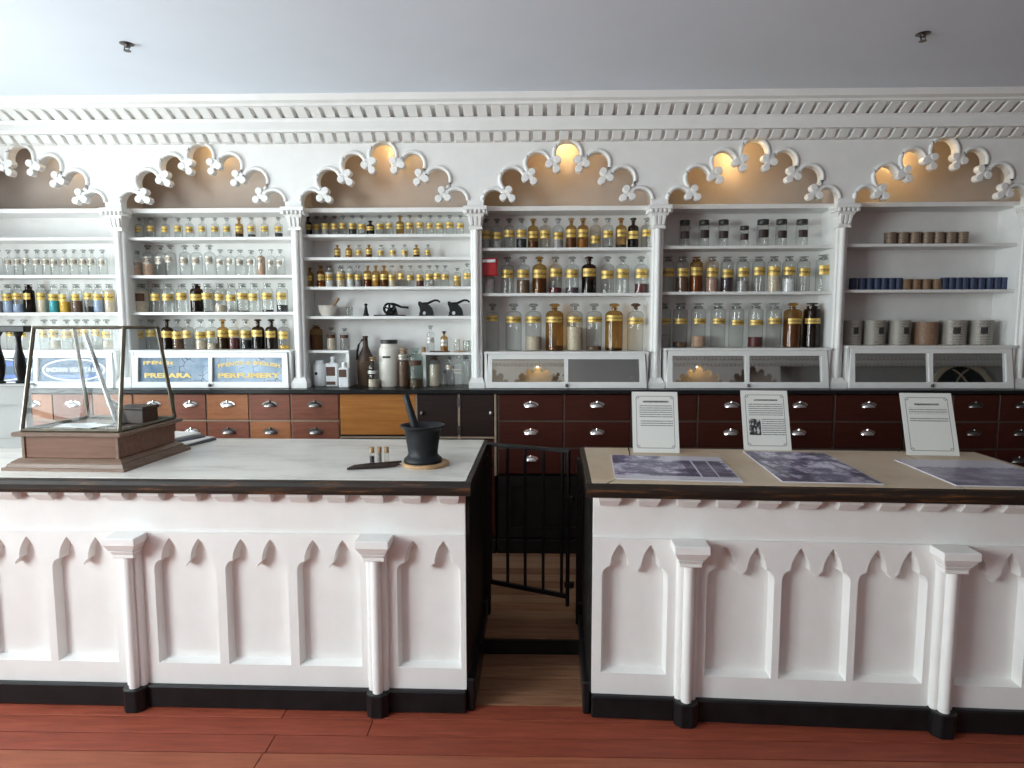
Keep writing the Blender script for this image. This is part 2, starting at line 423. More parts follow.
# raised floor behind the counters
PZ = .07
pf = struct(MB().box(XL, XR, 3.30, YB, -.02, PZ-.022).box(-.245, .265, 2.99, 3.30, -.02, PZ-.022).build('floor_platform', 'subfloor'))
y = 3.02; r = 0
MB().box(-.245, .265, 2.985, 3.0, -.0, PZ-.002).build('riser', 'black_dull', pf)
while y < 4.18:
    segs = [(-.245, .265)] if y < 3.3 else ([(XL, -1.3+.7*(r % 3)), (-1.3+.7*(r % 3), XR)])
    for a, b in segs:
        put('plank', plank_mesh(b-a-.004, .0975, 'brown_planks'), pf, ((a+b)/2, y+.03, PZ+.004))
    y += .1; r += 1

struct(B(XL, XR, YF, YB, ZC, ZC+.1).build('ceiling', 'ceiling_paint'))
struct(B(XL, XR, YB, YB+.1, 0, ZC).build('wall_back', 'wall_paint'))
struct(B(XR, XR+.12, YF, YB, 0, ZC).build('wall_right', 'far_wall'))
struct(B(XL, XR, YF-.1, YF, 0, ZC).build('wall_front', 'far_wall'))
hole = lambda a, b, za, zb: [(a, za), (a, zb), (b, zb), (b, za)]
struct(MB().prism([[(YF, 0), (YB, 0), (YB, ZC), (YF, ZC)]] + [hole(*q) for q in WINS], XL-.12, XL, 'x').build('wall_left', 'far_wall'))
for nw, (a, b, za, zb) in enumerate(WINS):
    win = struct(MB().prism([[(a-.08, za-.08), (b+.08, za-.08), (b+.08, zb+.08), (a-.08, zb+.08)], hole(a, b, za, zb)], XL, XL+.03, 'x').build('window_%d' % (nw+1), 'white_paint'))
    k = round((b-a)/.8)
    for q in range(1, k):
        yy = a+(b-a)*q/k
        B(XL-.08, XL-.04, yy-.018, yy+.018, za, zb).build('glazing_bar', 'white_paint', win)
    B(XL-.08, XL-.04, a, b, 1.78, 1.816).build('glazing_bar', 'white_paint', win)
    B(XL, XL+.14, a-.1, b+.1, za-.12, za-.08).build('window_sill', 'white_paint', win)
# arched inner window on the facing wall, seen in a mirror
AX, AZ = 9.75, 2.18
half = lambda r_, dz=0: [(AX+r_*math.cos(PI*i/24), AZ+dz+r_*math.sin(PI*i/24)) for i in range(25)]
aw = struct(MB().prism([half(.72) + [(AX-.72, AZ-1.2), (AX+.72, AZ-1.2)], half(.62)[::-1]], YF, YF+.06).build('window_3', 'cream_paint'))
MB().prism([half(.63)], YF+.004, YF+.012).build('pane', 'dim_pane', aw)
for c0 in (-.45, .45):
    MB().tube([(AX+c0+.62*math.cos(a), YF+.03, AZ+.62*math.sin(a)) for a in [PI*i/20 for i in range(21)] if abs(c0+.62*math.cos(a)) < .6 and math.hypot(c0+.62*math.cos(a), .62*math.sin(a)) < .62], .014, 6).build('tracery', 'cream_paint', aw)

# ------------------------------------------------------------------ cornice with two rows of dentils
def zc(py, Y): return U(526, py, Y)[1]
Yb = 4.235                       # front of the arch boards
YA, YB1, YC, YD2 = 4.03, 4.115, 4.13, 4.175          # raked dentil faces: top and bottom of each row
zA, zB, zC2, zD = zc(104.5, YA), zc(116, YB1), zc(131, YC), zc(139.6, YD2)
prof = [(Yb+.05, ZC), (3.965, ZC), (3.98, zA+.022), (4.012, zA+.014), (4.012, zA), (YA+.060, zA-.002), (YB1+.060, zB), (YB1-.004, zB-.002), (YB1+.01, zc(120, 4.13)),
        (YC-.018, zc(127, YC-.018)), (YC-.018, zC2+.003), (YC+.042, zC2), (YD2+.042, zD), (Yb+.05, zD)]
cornice = struct(MB().prism([prof], XL, 5.4, 'x').build('trim_1', 'white_paint'))
d1 = MB().prism([[(0, zA-zB), (YB1-YA, 0), (YB1-YA+.07, 0), (.07, zA-zB)]], -.030, .030, 'x').mesh('dentil', 'white_paint', bevel=.002)
d2 = MB().prism([[(0, zC2-zD), (YD2-YC, 0), (YD2-YC+.05, 0), (.05, zC2-zD)]], -.029, .029, 'x').mesh('dentil', 'white_paint', bevel=.002)
x = XL+.05
while x < 5.4:
    put('dentil', d1, cornice, (x, YA, zB)); x += .0862
x = XL+.05
while x < 5.4:
    put('dentil', d2, cornice, (x, YC, zD)); x += .0828
# the facing wall of the room carries the same cornice (seen in the mirrors)
c2 = struct(MB().prism([[(-(p[0]-YB)+YF, p[1]) for p in prof]], XL, XR, 'x').build('trim_2', 'white_paint'))
mb = MB(); x = XL+.05
while x < XR:
    mb.box(x-.030, x+.030, YB-YA-.10+YF, YB-YA+YF, zB, zA); mb.box(x-.029, x+.029, YB-YC-.06+YF, YB-YC+YF, zD, zC2); x += .0862
o = mb.build('dentils', 'white_paint', c2); o['kind'] = 'stuff'

# ================================================================== shelving bays
C = [-3.902, -2.711, -1.520, -.329, .862, 2.053, 3.244]
ZS = 1.176                       # top of the base cabinets
Ysf, Ysb = 4.325, 4.52           # shelf front and back
BAY = ['oval-sign bay', 'perfumery bay', 'mortar bay', 'red-alarm bay', 'lidded-jar bay', 'tin bay']
mid_px = [22, 204, 385, 567, 751, 940]
shelf_py = [[239, 276.5, 314], [238.5, 276.5, 313.5], [235.5, 258.5, 288, 317.5], [249, 294.5], [247, 293], [245, 291]]
top_py = [211, 210.5, 210, 208.3, 206.3, 204.2]
ledge_py = [350, 350, None, 351.5, 348, 345.5]
LEDGE_Y = 4.27
SH = []                          # shelf top heights per bay
S = .0065*4.235/4.29
Z_OPEN = 2.362
LOBES = [(-73.5, 200, 11, 180, 35), (-55.5, 179, 11.5, 225, 12), (-30, 163.5, 11.5, 215, 8), (0, 154, 13, 207, -27),
         (30, 163.5, 11.5, 172, -35), (55.5, 179, 11.5, 168, -45), (73.5, 200, 11, 145, 0)]
TREF = [(-61, 194, 128), (-38.5, 176, 138), (-14, 163, 155)]
def zlobe(py): return U(567, py, Yb)[1]
def opening():
    pts = [(-84.5*S, Z_OPEN)]
    for cx, cy, r_, a0, a1 in LOBES:
        for i in range(13):
            a = rad(a0+(a1-a0)*i/12); pts.append((cx*S+r_*S*math.cos(a), zlobe(cy)+r_*S*math.sin(a)))
    return pts + [(84.5*S, Z_OPEN)]
OPEN = opening()
def arch_mesh(W):
    return MB().prism([[(-W/2, Z_OPEN)] + OPEN + [(W/2, Z_OPEN), (W/2, ZC), (-W/2, ZC)]], Yb, Yb+.06).mesh('arch_board', 'white_paint')
W0 = C[1]-C[0]
ARCH = arch_mesh(W0)
tm = MB()
for a in (0, 118, -118):
    tm.lathe([(0, -.020), (.0235, -.020), (.0235, .024), (.0205, .027), (0, .027)], 16, (.034*math.sin(rad(a)), .034*math.cos(rad(a)), 0))
tm.lathe([(0, -.0195), (.018, -.0195), (.018, .024), (0, .025)], 12).box(-.012, .012, -.045, 0, -.018, .020)
TREFOIL = tm.mesh('trefoil', 'white_paint', smooth=40)
bead = MB()
for cx_, cy_, r_, a0_, a1_ in LOBES:
    rr = (r_+1.0)*S
    bead.tube([(cx_*S+rr*math.cos(rad(a0_+(a1_-a0_)*k/14)), Yb-.002, zlobe(cy_)+rr*math.sin(rad(a0_+(a1_-a0_)*k/14))) for k in range(15)], .013, 8)
BEAD = bead.mesh('edge_moulding', 'white_paint', smooth=60)
arch_desc = ['its lower panes painted with white oval signs', 'with gilt perfumery signs below', 'holding mortar, pill machine and cork presses',
             'with a red alarm box on it', 'with black-lidded jars on its top shelf', 'stocked with round tins']
lamp_dx = [.17, .0, .02, .0, -.07, -.17]
lamp_pw = [.5, .9, 1.4, 1.7, 1.9, 1.9]
for i in range(6):
    cx = (C[i]+C[i+1])/2; W = C[i+1]-C[i]; hw = W/2-.028
    t = thing('shelf_bay', 'white shelf bay under a scalloped arch, ' + arch_desc[i], 'shelving', (cx, 0, ZS))
    B(-W/2, W/2, Ysb, Ysb+.02, 0, 2.36-ZS).build('back_panel', 'shelf_paint', t)
    ab = put('arch_board', ARCH, t, (0, 0, -ZS))
    put('edge_moulding', BEAD, ab)
    for sx in (-1, 1):
        for (dx, py, ang) in TREF:
            put('trefoil', TREFOIL, ab, (sx*(-dx*S-.009*math.sin(rad(ang))), Yb+.004, zlobe(py)+.009*math.cos(rad(ang))), (rad(90), rad(-sx*ang), 0))
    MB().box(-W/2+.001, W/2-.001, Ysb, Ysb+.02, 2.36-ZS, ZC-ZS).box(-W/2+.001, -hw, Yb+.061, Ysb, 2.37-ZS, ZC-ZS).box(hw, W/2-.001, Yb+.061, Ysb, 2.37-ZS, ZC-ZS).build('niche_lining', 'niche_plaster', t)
    zt = U(mid_px[i], top_py[i], Ysf)[1]
    B(-hw, hw, Ysf-.01, Ysb, zt-.016-ZS, zt+.014-ZS).build('top_shelf', 'shelf_paint', t, bevel=.002)
    hs = []
    for py in shelf_py[i]:
        z = U(mid_px[i], py, Ysf)[1]; hs.append(z+.010)
        B(-hw, hw, Ysf, Ysb, z-.010-ZS, z+.010-ZS).build('shelf', 'shelf_paint', t, bevel=.002)
    SH.append(hs)
    # lamp hidden behind the arch board
    lx = cx+lamp_dx[i]; zl = zlobe(141)+.055 if abs(lamp_dx[i]) < .05 else zlobe(150 if abs(lamp_dx[i]) < .1 else 149)+.035
    lp = thing('niche_lamp', 'small warm bulb tucked behind the arch of the ' + BAY[i], 'lamp', (lx, 4.42, zl))
    MB().lathe([(0, -.012), (.009, -.010), (.013, 0), (.009, .014), (0, .016)], 12).build('bulb', 'bulb_glow', lp, smooth=60)
    MB().lathe([(0, .014), (.010, .014), (.010, .05), (0, .05)], 10).build('lamp_socket', 'white_ceramic', lp)
    B(-.012, .012, -.012, .098, .05, .06).build('bracket', 'white_paint', lp)
    l = bpy.data.lights.new('niche_light', 'POINT'); l.energy = lamp_pw[i]; l.color = (1, .68, .30); l.shadow_soft_size = .014
    lo = bpy.data.objects.new('niche_light', l); COL.objects.link(lo); lo.parent = lp; lo.location = (0, 0, -.018)

# the facing wall: the same arches with lit niches, reflected in the mirrors
facing = ['perfumery bay', 'mortar bay', 'red-alarm bay', 'lidded-jar bay', 'tin bay', 'column past the tin bay', 'blank wall past the tin bay']
for i in range(7):
    cx = (C[1]+C[2])/2+1.191*i
    t = thing('wall_arch', 'white scalloped arch on the facing wall opposite the ' + facing[i], 'arch', (cx, YF+YB-.001, ZS), PI)
    put('arch_board', ARCH, t, (0, 0, -ZS))
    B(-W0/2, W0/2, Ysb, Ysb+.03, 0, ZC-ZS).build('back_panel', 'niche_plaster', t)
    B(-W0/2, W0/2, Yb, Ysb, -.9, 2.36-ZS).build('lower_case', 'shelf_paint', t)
    if i in (2, 5):
        l = bpy.data.lights.new('facing_niche_light', 'POINT'); l.energy = 2.5; l.color = (1, .68, .30); l.shadow_soft_size = .014
        lo = bpy.data.objects.new('facing_niche_%s_offscreen' % ('near' if i == 2 else 'far'), l); COL.objects.link(lo); lo.parent = t; lo.location = (0, 4.42, zlobe(141)+.02-ZS)

# ------------------------------------------------------------------ columns between the bays
col_desc = ['beside the black balusters', 'between the oval-sign bay and the perfumery bay', 'between the perfumery bay and the mortar bay',
            'between the mortar bay and the red-alarm bay', 'between the red-alarm bay and the lidded-jar bay', 'between the lidded-jar bay and the tin bay', 'on the far side of the tin bay']
sh = MB()
for (dx, dy, r_) in ((0, -.020, .020), (-.023, -.004, .015), (.023, -.004, .015)):
    sh.lathe([(r_*1.0, .055), (r_, 1.06), (0, 1.06)], 14, (dx, 4.29+dy, 0))
sh.box(-.03, .03, 4.285, 4.31, .05, 1.06)
SHAFT = sh.mesh('shaft', 'white_paint', smooth=40)
bs = MB().box(-.052, .052, 4.235, 4.32, 0, .035).frustum((-.052, .052, 4.235, 4.32), .035, (-.036, .036, 4.255, 4.32), .07)
BASE = bs.mesh('base', 'white_paint')
cp = MB().box(-.076, .076, 4.200, 4.32, 1.162, 1.186)
cp.frustum((-.036, .036, 4.252, 4.32), 1.060, (-.048, .048, 4.236, 4.32), 1.112).frustum((-.048, .048, 4.236, 4.32), 1.112, (-.070, .070, 4.206, 4.32), 1.162).box(-.042, .042, 4.246, 4.32, 1.042, 1.060)
for k in range(5):
    cp.box(-.064+.0285*k, -.050+.0285*k, 4.196, 4.22, 1.138, 1.160)
    for s_ in (-1, 1): cp.box(min(s_*.060, s_*.077), max(s_*.060, s_*.077), 4.206+.022*k, 4.218+.022*k, 1.138, 1.160)
for k in range(3): cp.frustum((-.034+.026*k, -.018+.026*k, 4.236, 4.26), 1.066, (-.040+.030*k, -.020+.030*k, 4.222, 4.26), 1.122)
CAPITAL = cp.mesh('capital', 'white_paint', bevel=.0015)
SIDE = B(-.028, .028, 4.30, Ysb, 0, 1.188).mesh('side_panel', 'shelf_paint')
for i, x in enumerate(C):
    t = thing('column', 'white clustered column with carved capital ' + col_desc[i], 'column', (x, 0, ZS), 0, 'columns of the shelf wall')
    put('base', BASE, t); put('shaft', SHAFT, t); put('capital', CAPITAL, t); put('side_panel', SIDE, t)

# ------------------------------------------------------------------ sloping glazed cases under the shelves
TILT = rad(-6)
LED = {}
def case_unit(i, panes, label):
    cx = (C[i]+C[i+1])/2
    zl = U(mid_px[i], ledge_py[i], LEDGE_Y)[1]; H = zl-ZS; LED[i] = zl
    t = thing('glazed_case', label, 'display case', (cx, 0, ZS))
    fr = thing('tmp', '', ''); bpy.data.objects.remove(fr)
    hb, ht = .530, .518
    holes = []
    for s in (-1, 1):
        x0, x1 = (.012, .487) if s > 0 else (-.492, -.010)
        holes.append([(x0, .040), (x1, .040), (x1-.004, H-.052), (x0, H-.052)])
    MB().prism([[(-hb, 0), (hb, 0), (ht, H-.012), (-ht, H-.012)]]+holes, 0, .026).build('frame', 'white_paint', t, (0, LEDGE_Y-.05, .0032), (TILT, 0, 0))
    for hl, pm in zip(holes, panes):
        x0, x1 = hl[0][0]-.006, hl[1][0]+.006
        p = B((x0-x1)/2, (x1-x0)/2, 0, .005, 0, H-.080).build('pane', pm, t, ((x0+x1)/2, LEDGE_Y-.050+.018+.0037, .034), (TILT, 0, 0))
    B(-.545, .545, LEDGE_Y-.035, Ysb-.0006, H-.016, H).build('ledge', 'white_paint', t, bevel=.002)
    for s in (-1, 1): B(s*.535-.008, s*.535+.008, LEDGE_Y-.02, Ysb-.0006, .0004, H-.016).build('cheek', 'white_paint', t)
    MB().lathe([(0, -.012), (.008, -.010), (.010, 0), (.006, .01), (0, .012)], 10).build('knob', 'aged_nickel', t, (.001, LEDGE_Y-.058, .022))
    return t, holes, H
case_unit(3, ('mirror_worn', 'mirror_dull'), 'white glazed case with a worn spotted mirror, under the red-alarm bay')
case_unit(4, ('mirror_glass', 'mirror_glass'), 'white glazed case reflecting dentils and arches, under the lidded-jar bay')
case_unit(5, ('mirror_glass', 'mirror_glass'), 'white glazed case reflecting an arched window, under the tin bay')
def lettering(t, s, cx, cz, width, size, mat, bow=0, H=.2, bold=.0012):
    me = text_mesh(s, size, mat, width, bow, bold)
    yy = LEDGE_Y-.050+.018 + math.tan(6*PI/180)*cz
    put('lettering', me, t, (cx, yy-.0008, cz), (TILT, 0, 0))
t, h, H = case_unit(1, ('mirror_sign', 'mirror_sign'), 'white glazed case with gilt perfumery lettering on blue mirrors')
lettering(t, 'FRENCH & ENGLISH', .255, .158, .42, .032, 'text_gold', .50)
lettering(t, 'PERFUMERY', .252, .070, .42, .042, 'text_gold', bold=.0018)
lettering(t, 'FRENCH', -.365, .160, .20, .032, 'text_gold', .50)
lettering(t, 'PREPARA', -.300, .070, .32, .042, 'text_gold', bold=.0018)
t, h, H = case_unit(0, ('sign_pane', 'sign_pane'), 'white glazed case with white oval lettered signs')
for cx in (-.25, .25):
    zc0 = H/2-.006; yy = LEDGE_Y-.050+.018+.105*zc0
    el = lambda k: [(cx+(.205+k)*math.cos(2*PI*j/40), zc0+(.068+k*.6)*math.sin(2*PI*j/40)) for j in range(40)]
    MB().prism([[(p[0]-cx, p[1]-zc0) for p in el(.012)], [(p[0]-cx, p[1]-zc0) for p in reversed(el(0))]], -.002, .0005).build('oval_border', 'text_white', t, (cx, yy, zc0), (TILT, 0, 0))
    MB().prism([[(-.15, -.03), (.15, -.03), (.11, -.052), (-.11, -.052)]], -.0015, .0005).build('blue_band', 'sign_blue', t, (cx, yy, zc0-.004), (TILT, 0, 0))
    if cx < 0: MB().prism([[(-.15, .025), (.15, .025), (.10, .055), (-.10, .055)]], -.0015, .0005).build('blue_band', 'sign_blue', t, (cx, yy, zc0), (TILT, 0, 0))
    else: lettering(t, 'INDIAN VEGETABLE', cx, zc0-.014, .375, .044, 'text_white', bold=0)

# ================================================================== base cabinets with drawers
YD = 4.17
def xd(px): return U(px, 410, YD)[0]
ROWS = [(.969, 1.146), (.790, .964), (.611, .785)]
pm = MB()
n = 14
vs, fs = [], []
for i in range(7):
    a = PI/2*i/6
    for j in range(n+1):
        b = PI*j/n
        vs.append((-.046*math.cos(b)*math.cos(a*.999), -.030*math.sin(a)*(1 if True else 0)*math.sin(b)**.5 if 0 < j < n else 0, .020*math.sin(b)*math.cos(a*.999)))
vs = []
for i in range(9):
    th = PI*i/8
    for j in range(6):
        ph = PI/2*j/5
        vs.append((-.045*math.cos(th), -.026*math.sin(th)*math.sin(ph), -.010+.030*math.sin(th)*math.cos(ph)))
for i in range(8):
    for j in range(5): fs.append((i*6+j, (i+1)*6+j, (i+1)*6+j+1, i*6+j+1))
pm.add(vs, fs)
pm.prism([[(.050*math.cos(2*PI*k/18), .004+.022*math.sin(2*PI*k/18)*(1 if math.sin(2*PI*k/18) > 0 else .6)) for k in range(18)]], -.003, .001)
pm.lathe([(0, .018), (.008, .020), (.006, .030), (0, .033)], 8, (0, -.006, 0))
PULL = {m: pm.mesh('cup_pull', m, smooth=50) for m in ('nickel', 'aged_nickel')}
dcache = {}
def drawer(t, x0, x1, z0, z1, mat, pull):
    k = (round(x1-x0, 3), round(z1-z0, 3), mat)
    if k not in dcache:
        w_, h_ = (x1-x0)/2, (z1-z0)/2
        dcache[k] = B(-w_+.006, w_-.006, -.006, .03, -h_+.004, h_-.004).mesh('drawer', mat, bevel=.002)
    d = put('drawer', dcache[k], t, ((x0+x1)/2, YD, (z0+z1)/2))
    if pull: put('cup_pull', PULL[pull], d, (0, -.006, .014))
def carcass(t, x0, x1, rail, rows, xs):
    MB().box(x0, x1, YD+.012, 4.54, PZ, .60).box(x0, x1, YD+.028, 4.54, .6, 1.148).build('carcass', 'black_dull', t)
    B(x0, x1, YD-.012, YD+.012, PZ, .166).build('plinth', 'black_paint', t, bevel=.003)
    for xx in xs: B(xx-.006, xx+.006, YD+.002, YD+.03, .60, 1.148).build('stile', rail, t)
    for (a, b) in zip([r_[1] for r_ in rows[1:]], [r_[0] for r_ in rows]):
        B(x0, x1, YD+.0035, YD+.03, a-.004, b+.004).build('rail', rail, t)
    # dark framed panels below the drawers
    k = max(1, round((x1-x0)/.85)); wv_ = (x1-x0)/k
    for j in range(k):
        a, b = x0+wv_*j, x0+wv_*(j+1)
        MB().prism([[(a+.01, .18), (b-.01, .18), (b-.01, .596), (a+.01, .596)], [(a+.09, .25), (a+.09, .53), (b-.09, .53), (b-.09, .25)]], YD-.004, YD+.012).build('lower_panel', 'black_dull', t)
# drawers at the perfumery side
xs = [xd(p) for p in (-70, -28, 14, 54, 94, 134, 175, 207, 249.5, 291.2, 339.5)]
t = thing('drawer_cabinet', 'low cabinet of small red-brown drawers under the perfumery signs', 'cabinet')
carcass(t, xs[0], xs[-1]-.001, 'rail_tan', ROWS, xs[:-1]+[xs[-1]-.007])
cols = ['drawer_red', 'drawer_red', 'drawer_orange', 'drawer_red', 'drawer_orange', 'drawer_orange', 'drawer_red', 'drawer_orange', 'drawer_red', 'drawer_red']
for r_, (z0, z1) in enumerate(ROWS[:2] + ROWS[2:]):
    for j in range(10):
        drawer(t, xs[j], xs[j+1], z0, z1, ('drawer_red' if (j*3+r_) % 5 else 'drawer_orange') if r_ else cols[j], 'nickel' if (j*7+r_*3) % 4 and j < 9 and not (j == 8 and r_) else 'aged_nickel')
# cupboard with one orange door and two dark doors
a, b, c, d_ = xd(339.5)+.0005, xd(416.5), xd(459), xd(496.5)-.008
t = thing('cupboard', 'low cupboard with one orange wooden door and two dark doors', 'cabinet')
MB().box(a, d_, YD+.012, 4.54, PZ, 1.148).build('carcass', 'black_dull', t)
B(a, d_, YD-.012, YD+.012, PZ, .166).build('plinth', 'black_paint', t, bevel=.003)
zb = .862
do = B(a+.006, b-.008, YD-.006, YD+.012, zb+.012, 1.144).build('door', 'door_orange', t, bevel=.002); do['label'] = 'orange wooden door'
for (p, q) in ((b+.008, c-.006), (c+.010, d_-.012)):
    dd = B(p, q, YD-.006, YD+.012, zb+.004, 1.144).build('door', 'door_dark', t, bevel=.002)
    kx = q-.018 if p > c else p+.03
    MB().lathe([(0, -.014), (.012, -.010), (.013, 0), (.008, .012), (0, .014)], 12).build('knob', 'nickel' if p > c else 'aged_nickel', dd, (kx, YD-.02, 1.02))
for xx in (b, c, d_): B(xx-.007, xx+.007, YD-.008, YD+.012, .60, 1.146).build('stile', 'rail_tan', t)
B(a, d_, YD-.007, YD+.012, zb-.012, zb).build('rail', 'rail_tan', t)
for zz in (.905, 1.09): B(c-.011, c+.011, YD-.012, YD-.006, zz-.03, zz+.03).build('hinge', 'aged_nickel', t)
for (p, q) in ((a+.006, b-.006), (b+.006, d_-.006)): B(p, q, YD-.004, YD+.012, .2, zb-.02).build('lower_panel', 'drawer_mahogany', t)
# dark mahogany drawers
xs = [xd(p)+.004 for p in (497.5, 563, 630, 696.5, 764.5, 833, 902)]
t = thing('drawer_cabinet', 'low cabinet of wide dark mahogany drawers with bright cup pulls', 'cabinet')
carcass(t, xs[0]-.007, xs[-1]+.007, 'rail_dark', ROWS, xs)
for r_, (z0, z1) in enumerate(ROWS):
    for j in range(6): drawer(t, xs[j], xs[j+1], z0, z1, 'drawer_mahogany', 'nickel')
xs = [xd(p)+.022 for p in (902.5, 948, 994.5, 1042, 1090)]
t = thing('drawer_cabinet', 'low cabinet of small dark mahogany drawers with dark pulls', 'cabinet')
carcass(t, xs[0]-.007, xs[-1]+.007, 'rail_dark', ROWS, xs)
for r_, (z0, z1) in enumerate(ROWS):
    for j in range(4): drawer(t, xs[j], xs[j+1], z0, z1, 'drawer_mahogany', 'aged_nickel')
tag(B(xd(-70), 3.75, YD-.04, 4.54, 1.1485, ZS-.0003).build('back_worktop', 'black_paint', None, bevel=.004), 'long narrow black worktop over the drawer cabinets', 'worktop')

# ================================================================== bottles
def arc(r0, r1, z0, z1, n=5):
    return [(r1+(r0-r1)*math.cos(PI/2*k/n), z0+(z1-z0)*math.sin(PI/2*k/n)) for k in range(1, n+1)]
bc = {}
def bottle_parts(kind, w_, h_, sh_, lc, lh):
    key = (kind, round(w_, 4), round(h_, 4), sh_, lc, lh)
    if key in bc: return bc[key]
    r = w_/2; seg = 16; d = {}
    if kind == 'narrow':
        nr = .27*r+.0015; zs = sh_*h_; ze = min(zs+.85*(r-nr), .86*h_)
        d['body'] = [(0, 0), (.93*r, 0), (r, .012*h_), (r, zs)] + arc(r, nr, zs, ze) + [(nr, .885*h_), (1.45*nr, .89*h_), (1.45*nr, .91*h_)]
        d['stopper'] = [(0, .86*h_), (.75*nr, .86*h_), (.95*nr, .93*h_), (1.9*nr, .945*h_), (2.0*nr, .975*h_), (1.2*nr, h_), (0, h_)]
    elif kind == 'wide':
        nr = .60*r; zs = sh_*h_; ze = min(zs+.5*r, .87*h_)
        d['body'] = [(0, 0), (.93*r, 0), (r, .012*h_), (r, zs)] + arc(r, nr, zs, ze) + [(nr, .895*h_), (1.15*nr, .90*h_), (1.15*nr, .92*h_)]
        d['stopper'] = [(0, .87*h_), (.85*nr, .87*h_), (.95*nr, .925*h_), (.45*nr, .94*h_), (.45*nr, .955*h_), (1.1*nr, .965*h_), (1.15*nr, .99*h_), (0, h_)]
    elif kind == 'lid':
        d['body'] = [(0, 0), (.93*r, 0), (r, .012*h_), (r, .76*h_), (.84*r, .80*h_), (.84*r, .84*h_)]
        d['stopper'] = [(0, .82*h_), (.95*r, .82*h_), (.98*r, .83*h_), (.98*r, .985*h_), (.93*r, h_), (0, h_)]
    out = {'body': MB().lathe(d['body'], seg).mesh('glass_body', 'glass_clear', smooth=45),
           'stopper_me': d['stopper'], 'r': r, 'zs': (sh_ if kind != 'lid' else .76)*h_, 'prof': d['body'], 'fills': {}, 'bodies': {}, 'labels': {}, 'stops': {}}
    bc[key] = out; return out
def var(cache, k, make):
    if k not in cache: cache[k] = make()
    return cache[k]
GROUPS = {}
def bottle(name, label, group, loc, kind, w_, h_, sh_, lc, lh, body='glass_clear', fill=None, lab='gold_label', stop=None, lab_w=75, cat='bottle', rz=None):
    p = bottle_parts(kind, w_, h_, sh_, lc, lh)
    t = thing(name, label, cat, loc, rad(random.uniform(-14, 14)) if rz is None else rz, group)
    bm_ = var(p['bodies'], body, lambda: p['body'] if body == 'glass_clear' else MB().lathe(p['prof'], 16).mesh('glass_body', body, smooth=45))
    put('glass_body', bm_, t)
    if stop is None: stop = ('glass_stopper' if body == 'glass_clear' else body) if kind != 'lid' else 'black_lid'
    sm = var(p['stops'], stop, lambda: MB().lathe(p['stopper_me'], 14).mesh('stopper', stop, smooth=45))
    put('lid' if kind == 'lid' else 'stopper', sm, t)
    if fill:
        nm, fr = fill
        def mk():
            rr = p['r']*.93; zt = min(fr*h_, p['zs'])
            pr = [(0, .012*h_), (rr, .012*h_), (rr, zt), (0, zt)]
            if fr*h_ > p['zs']:
                pr = [(0, .012*h_)] + [(max(0, a*.93), max(b, .012*h_)) for a, b in p['prof'][1:] if b < fr*h_] + [(0, min(fr*h_, p['prof'][-1][1]))]
            return MB().lathe(pr, 14).mesh('contents', 'in_'+nm, smooth=45)
        put('contents', var(p['fills'], fill, mk), t)
    if lab:
        lm = var(p['labels'], (lab, lab_w), lambda: MB().strip(p['r']*1.005, (lc-lh/2)*h_, (lc+lh/2)*h_, rad(-90-lab_w), rad(-90+lab_w), .0012).mesh('label', lab, smooth=60))
        put('label', lm, t)
    return t

YBT = 4.415
FROM = ['perfumery bay', 'oval-sign bay', 'perfumery bay', 'mortar bay', 'red-alarm bay', 'lidded-jar bay']
tone = {'black': 'black liquid', 'brown': 'brown contents', 'red': 'dark red liquid', 'orange': 'orange-brown powder', 'amber': 'amber liquid', 'yellow': 'yellow powder',
        'turquoise': 'turquoise liquid', 'white': 'white powder', 'cream': 'cream powder', 'pink': 'pinkish powder', 'purple': 'dark purple liquid', 'blue': 'pale blue liquid',
        'herb': 'dried herbs', 'speckled': 'speckled seeds', 'grey': 'grey powder'}
glassname = {'glass_clear': 'clear', 'glass_amber': 'amber', 'glass_dark': 'dark', 'glass_green': 'greenish'}
labname = {'gold_label': 'gold-labelled', 'white_label': 'white-labelled', 'plain_label': 'white-labelled', 'black_label': 'black-labelled', 'brown_label': 'brown-labelled', None: 'unlabelled'}
SHELFNAME = {0: 'top', 1: 'second', 2: 'third', 3: 'bottom'}
